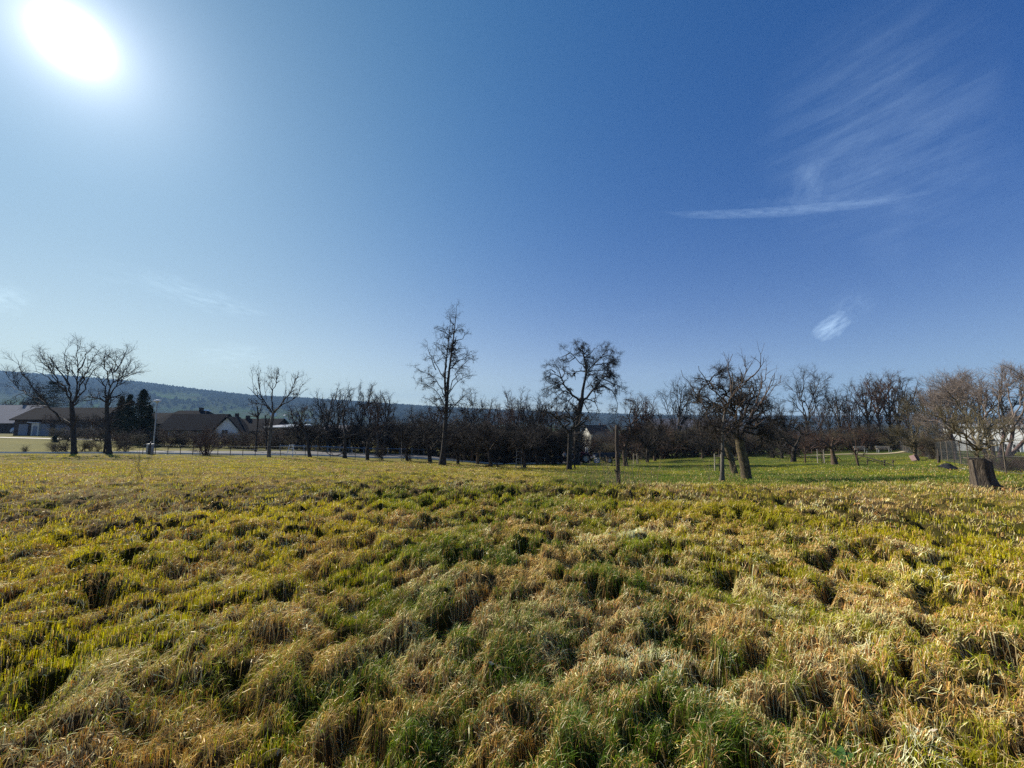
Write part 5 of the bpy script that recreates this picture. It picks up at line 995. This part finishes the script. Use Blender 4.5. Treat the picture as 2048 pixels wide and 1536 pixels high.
# person
def skin(name, joints, edges, m, parent, sub=2):
    me = bpy.data.meshes.new(name); me.from_pydata([j[0] for j in joints], edges, []); o = bpy.data.objects.new(name, me); SC.collection.objects.link(o); me.materials.append(m)
    if parent: o.parent = parent
    sk = o.modifiers.new('skin', 'SKIN'); 
    if not me.skin_vertices: me.skin_vertices.new(name='')
    for v, j in zip(me.skin_vertices[0].data, joints): v.radius = j[1] if isinstance(j[1], tuple) else (j[1], j[1])
    me.skin_vertices[0].data[0].use_root = True; ss = o.modifiers.new('sub', 'SUBSURF'); ss.levels = sub; ss.render_levels = sub; return o
def person():
    SK = material('skin_tone', (.45, .28, .20), (.50, .32, .23), rough=.6); JK = material('jacket_pale', (.50, .50, .47), (.60, .60, .57)); TR = material('trousers_dark', (.03, .03, .04), (.05, .05, .06)); HR = material('hair_dark', (.03, .02, .015), (.05, .035, .025)); SH = BLKM
    r = simple('person', 'person in a pale jacket and dark trousers standing left of the pear trunk', 'person', 1129, 48, rz=R(20)); s = 1.0
    J = [((0, 0, .95), (.15, .11)), ((0, .01, 1.15), (.13, .10)), ((0, .01, 1.36), (.17, .11)), ((0, 0, 1.50), (.055, .055)), ((0, -.01, 1.60), (.075, .085)), ((0, -.015, 1.70), (.075, .09)),
         ((-.19, 0, 1.42), .055), ((-.25, -.02, 1.15), .043), ((-.22, -.14, .94), .032), ((.19, 0, 1.42), .055), ((.25, -.03, 1.15), .043), ((.20, -.16, .98), .032),
         ((-.09, 0, .86), .085), ((-.11, -.02, .48), .058), ((-.12, .03, .08), .04), ((.09, 0, .86), .085), ((.11, -.03, .48), .058), ((.13, .02, .08), .04), ((-.13, -.12, .035), (.04, .03)), ((.15, -.13, .035), (.04, .03)), ((-.2, -.2, .88), .022), ((.18, -.22, .93), .022)]
    E = [(0, 1), (1, 2), (2, 3), (3, 4), (4, 5), (2, 6), (6, 7), (7, 8), (2, 9), (9, 10), (10, 11), (0, 12), (12, 13), (13, 14), (0, 15), (15, 16), (16, 17), (14, 18), (17, 19), (8, 20), (11, 21)]
    for k in range(4):
        for b_, sx in ((20, -1), (21, 1)):
            p = J[b_][0]; J.append(((p[0] + (k - 1.5) * .02, p[1] - .035, p[2] - .055 + .006 * abs(k - 1.5)), .008)); E.append((b_, len(J) - 1))
    for b_, sx in ((20, 1), (21, -1)): p = J[b_][0]; J.append(((p[0] + sx * .035, p[1] - .03, p[2] - .015), .009)); E.append((b_, len(J) - 1))
    J += [((0, -.11, 1.655), .014)]; E.append((4, len(J) - 1))
    skin('body', J, E, SK, r)
    skin('jacket', [((0, 0, .90), (.185, .145)), ((0, .01, 1.12), (.165, .13)), ((0, .01, 1.36), (.195, .135)), ((0, .0, 1.47), (.08, .08)), ((-.2, 0, 1.41), .075), ((-.26, -.02, 1.15), .06), ((-.225, -.13, .97), .05), ((.2, 0, 1.41), .075), ((.26, -.03, 1.15), .06), ((.205, -.15, 1.0), .05)], [(0, 1), (1, 2), (2, 3), (2, 4), (4, 5), (5, 6), (2, 7), (7, 8), (8, 9)], JK, r)
    skin('trousers', [((0, 0, .92), (.165, .13)), ((-.09, 0, .82), .105), ((-.11, -.02, .48), .078), ((-.12, .03, .12), .062), ((.09, 0, .82), .105), ((.11, -.03, .48), .078), ((.13, .02, .12), .062)], [(0, 1), (1, 2), (2, 3), (0, 4), (4, 5), (5, 6)], TR, r)
    skin('hair', [((0, .02, 1.66), (.085, .075)), ((0, 0, 1.75), (.08, .09))], [(0, 1)], HR, r)
    for sx in (-1, 1): skin('shoe', [((sx * .12, .05, .05), .05), ((sx * .14, -.15, .035), (.045, .035))], [(0, 1)], SH, r)
    r.scale = (.82, .82, .82)
person()
# ---------------------------------------------------------------- air
hz = MB(); hz.box((0, 2500, 147), (14000, 6400, 436)); hm = bpy.data.materials.new('haze_air'); hm.use_nodes = True; t = hm.node_tree
for n in list(t.nodes): t.nodes.remove(n)
o_ = t.nodes.new('ShaderNodeOutputMaterial'); pv = t.nodes.new('ShaderNodeVolumePrincipled'); pv.inputs['Density'].default_value = .00018; pv.inputs['Color'].default_value = (.36, .60, .90, 1); pv.inputs['Anisotropy'].default_value = .0
t.links.new(pv.outputs[0], o_.inputs['Volume']); hm.cycles.volume_sampling = 'DISTANCE'; ho = hz.build('haze', hm); tag(ho, 'thin bluish air between the meadow and the far ridge', 'haze', kind='stuff')
# ordinal labels for rows of look-alikes, counted from the left as seen from the meadow
ORD = 'first second third fourth fifth sixth seventh eighth ninth tenth eleventh twelfth thirteenth fourteenth fifteenth sixteenth seventeenth eighteenth nineteenth twentieth twenty-first twenty-second twenty-third twenty-fourth twenty-fifth twenty-sixth twenty-seventh twenty-eighth twenty-ninth thirtieth'.split()
for grp, txt in (('slim bare trees in the middle belt', 'slim bare tree from the left in the middle belt of trees'), ('shrubby trees before the garage building', 'shrubby bare tree from the left before the garage building'), ('dark bushes along the gravel lane', 'dark bush from the left along the gravel lane'), ('dense orchard trees of the middle belt', 'dense low orchard tree from the left in the dark middle belt'), (GW, 'tall bare tree from the left in the woodland behind the orchard'), ('hedge bushes below the dark houses', 'russet hedge bush from the left below the dark houses'), ('bushes behind the wire mesh fence', 'grey bush from the left behind the wire mesh fence'), ('brambles on the right bank', 'russet bramble bush from the left on the right bank'), ('hedge bushes between the left trees', 'brown hedge bush from the left between the forked and spruce trees')):
    row = sorted([o for o in SC.objects if o.get('group') == grp], key=lambda o: o.location.x / max(o.location.y, 1))
    for i, o in enumerate(row): o['label'] = ORD[i] + ' ' + txt

print('TRIS', sum(len(m.polygons) * m.users for m in bpy.data.meshes), sum(len(m.polygons) for m in bpy.data.meshes))
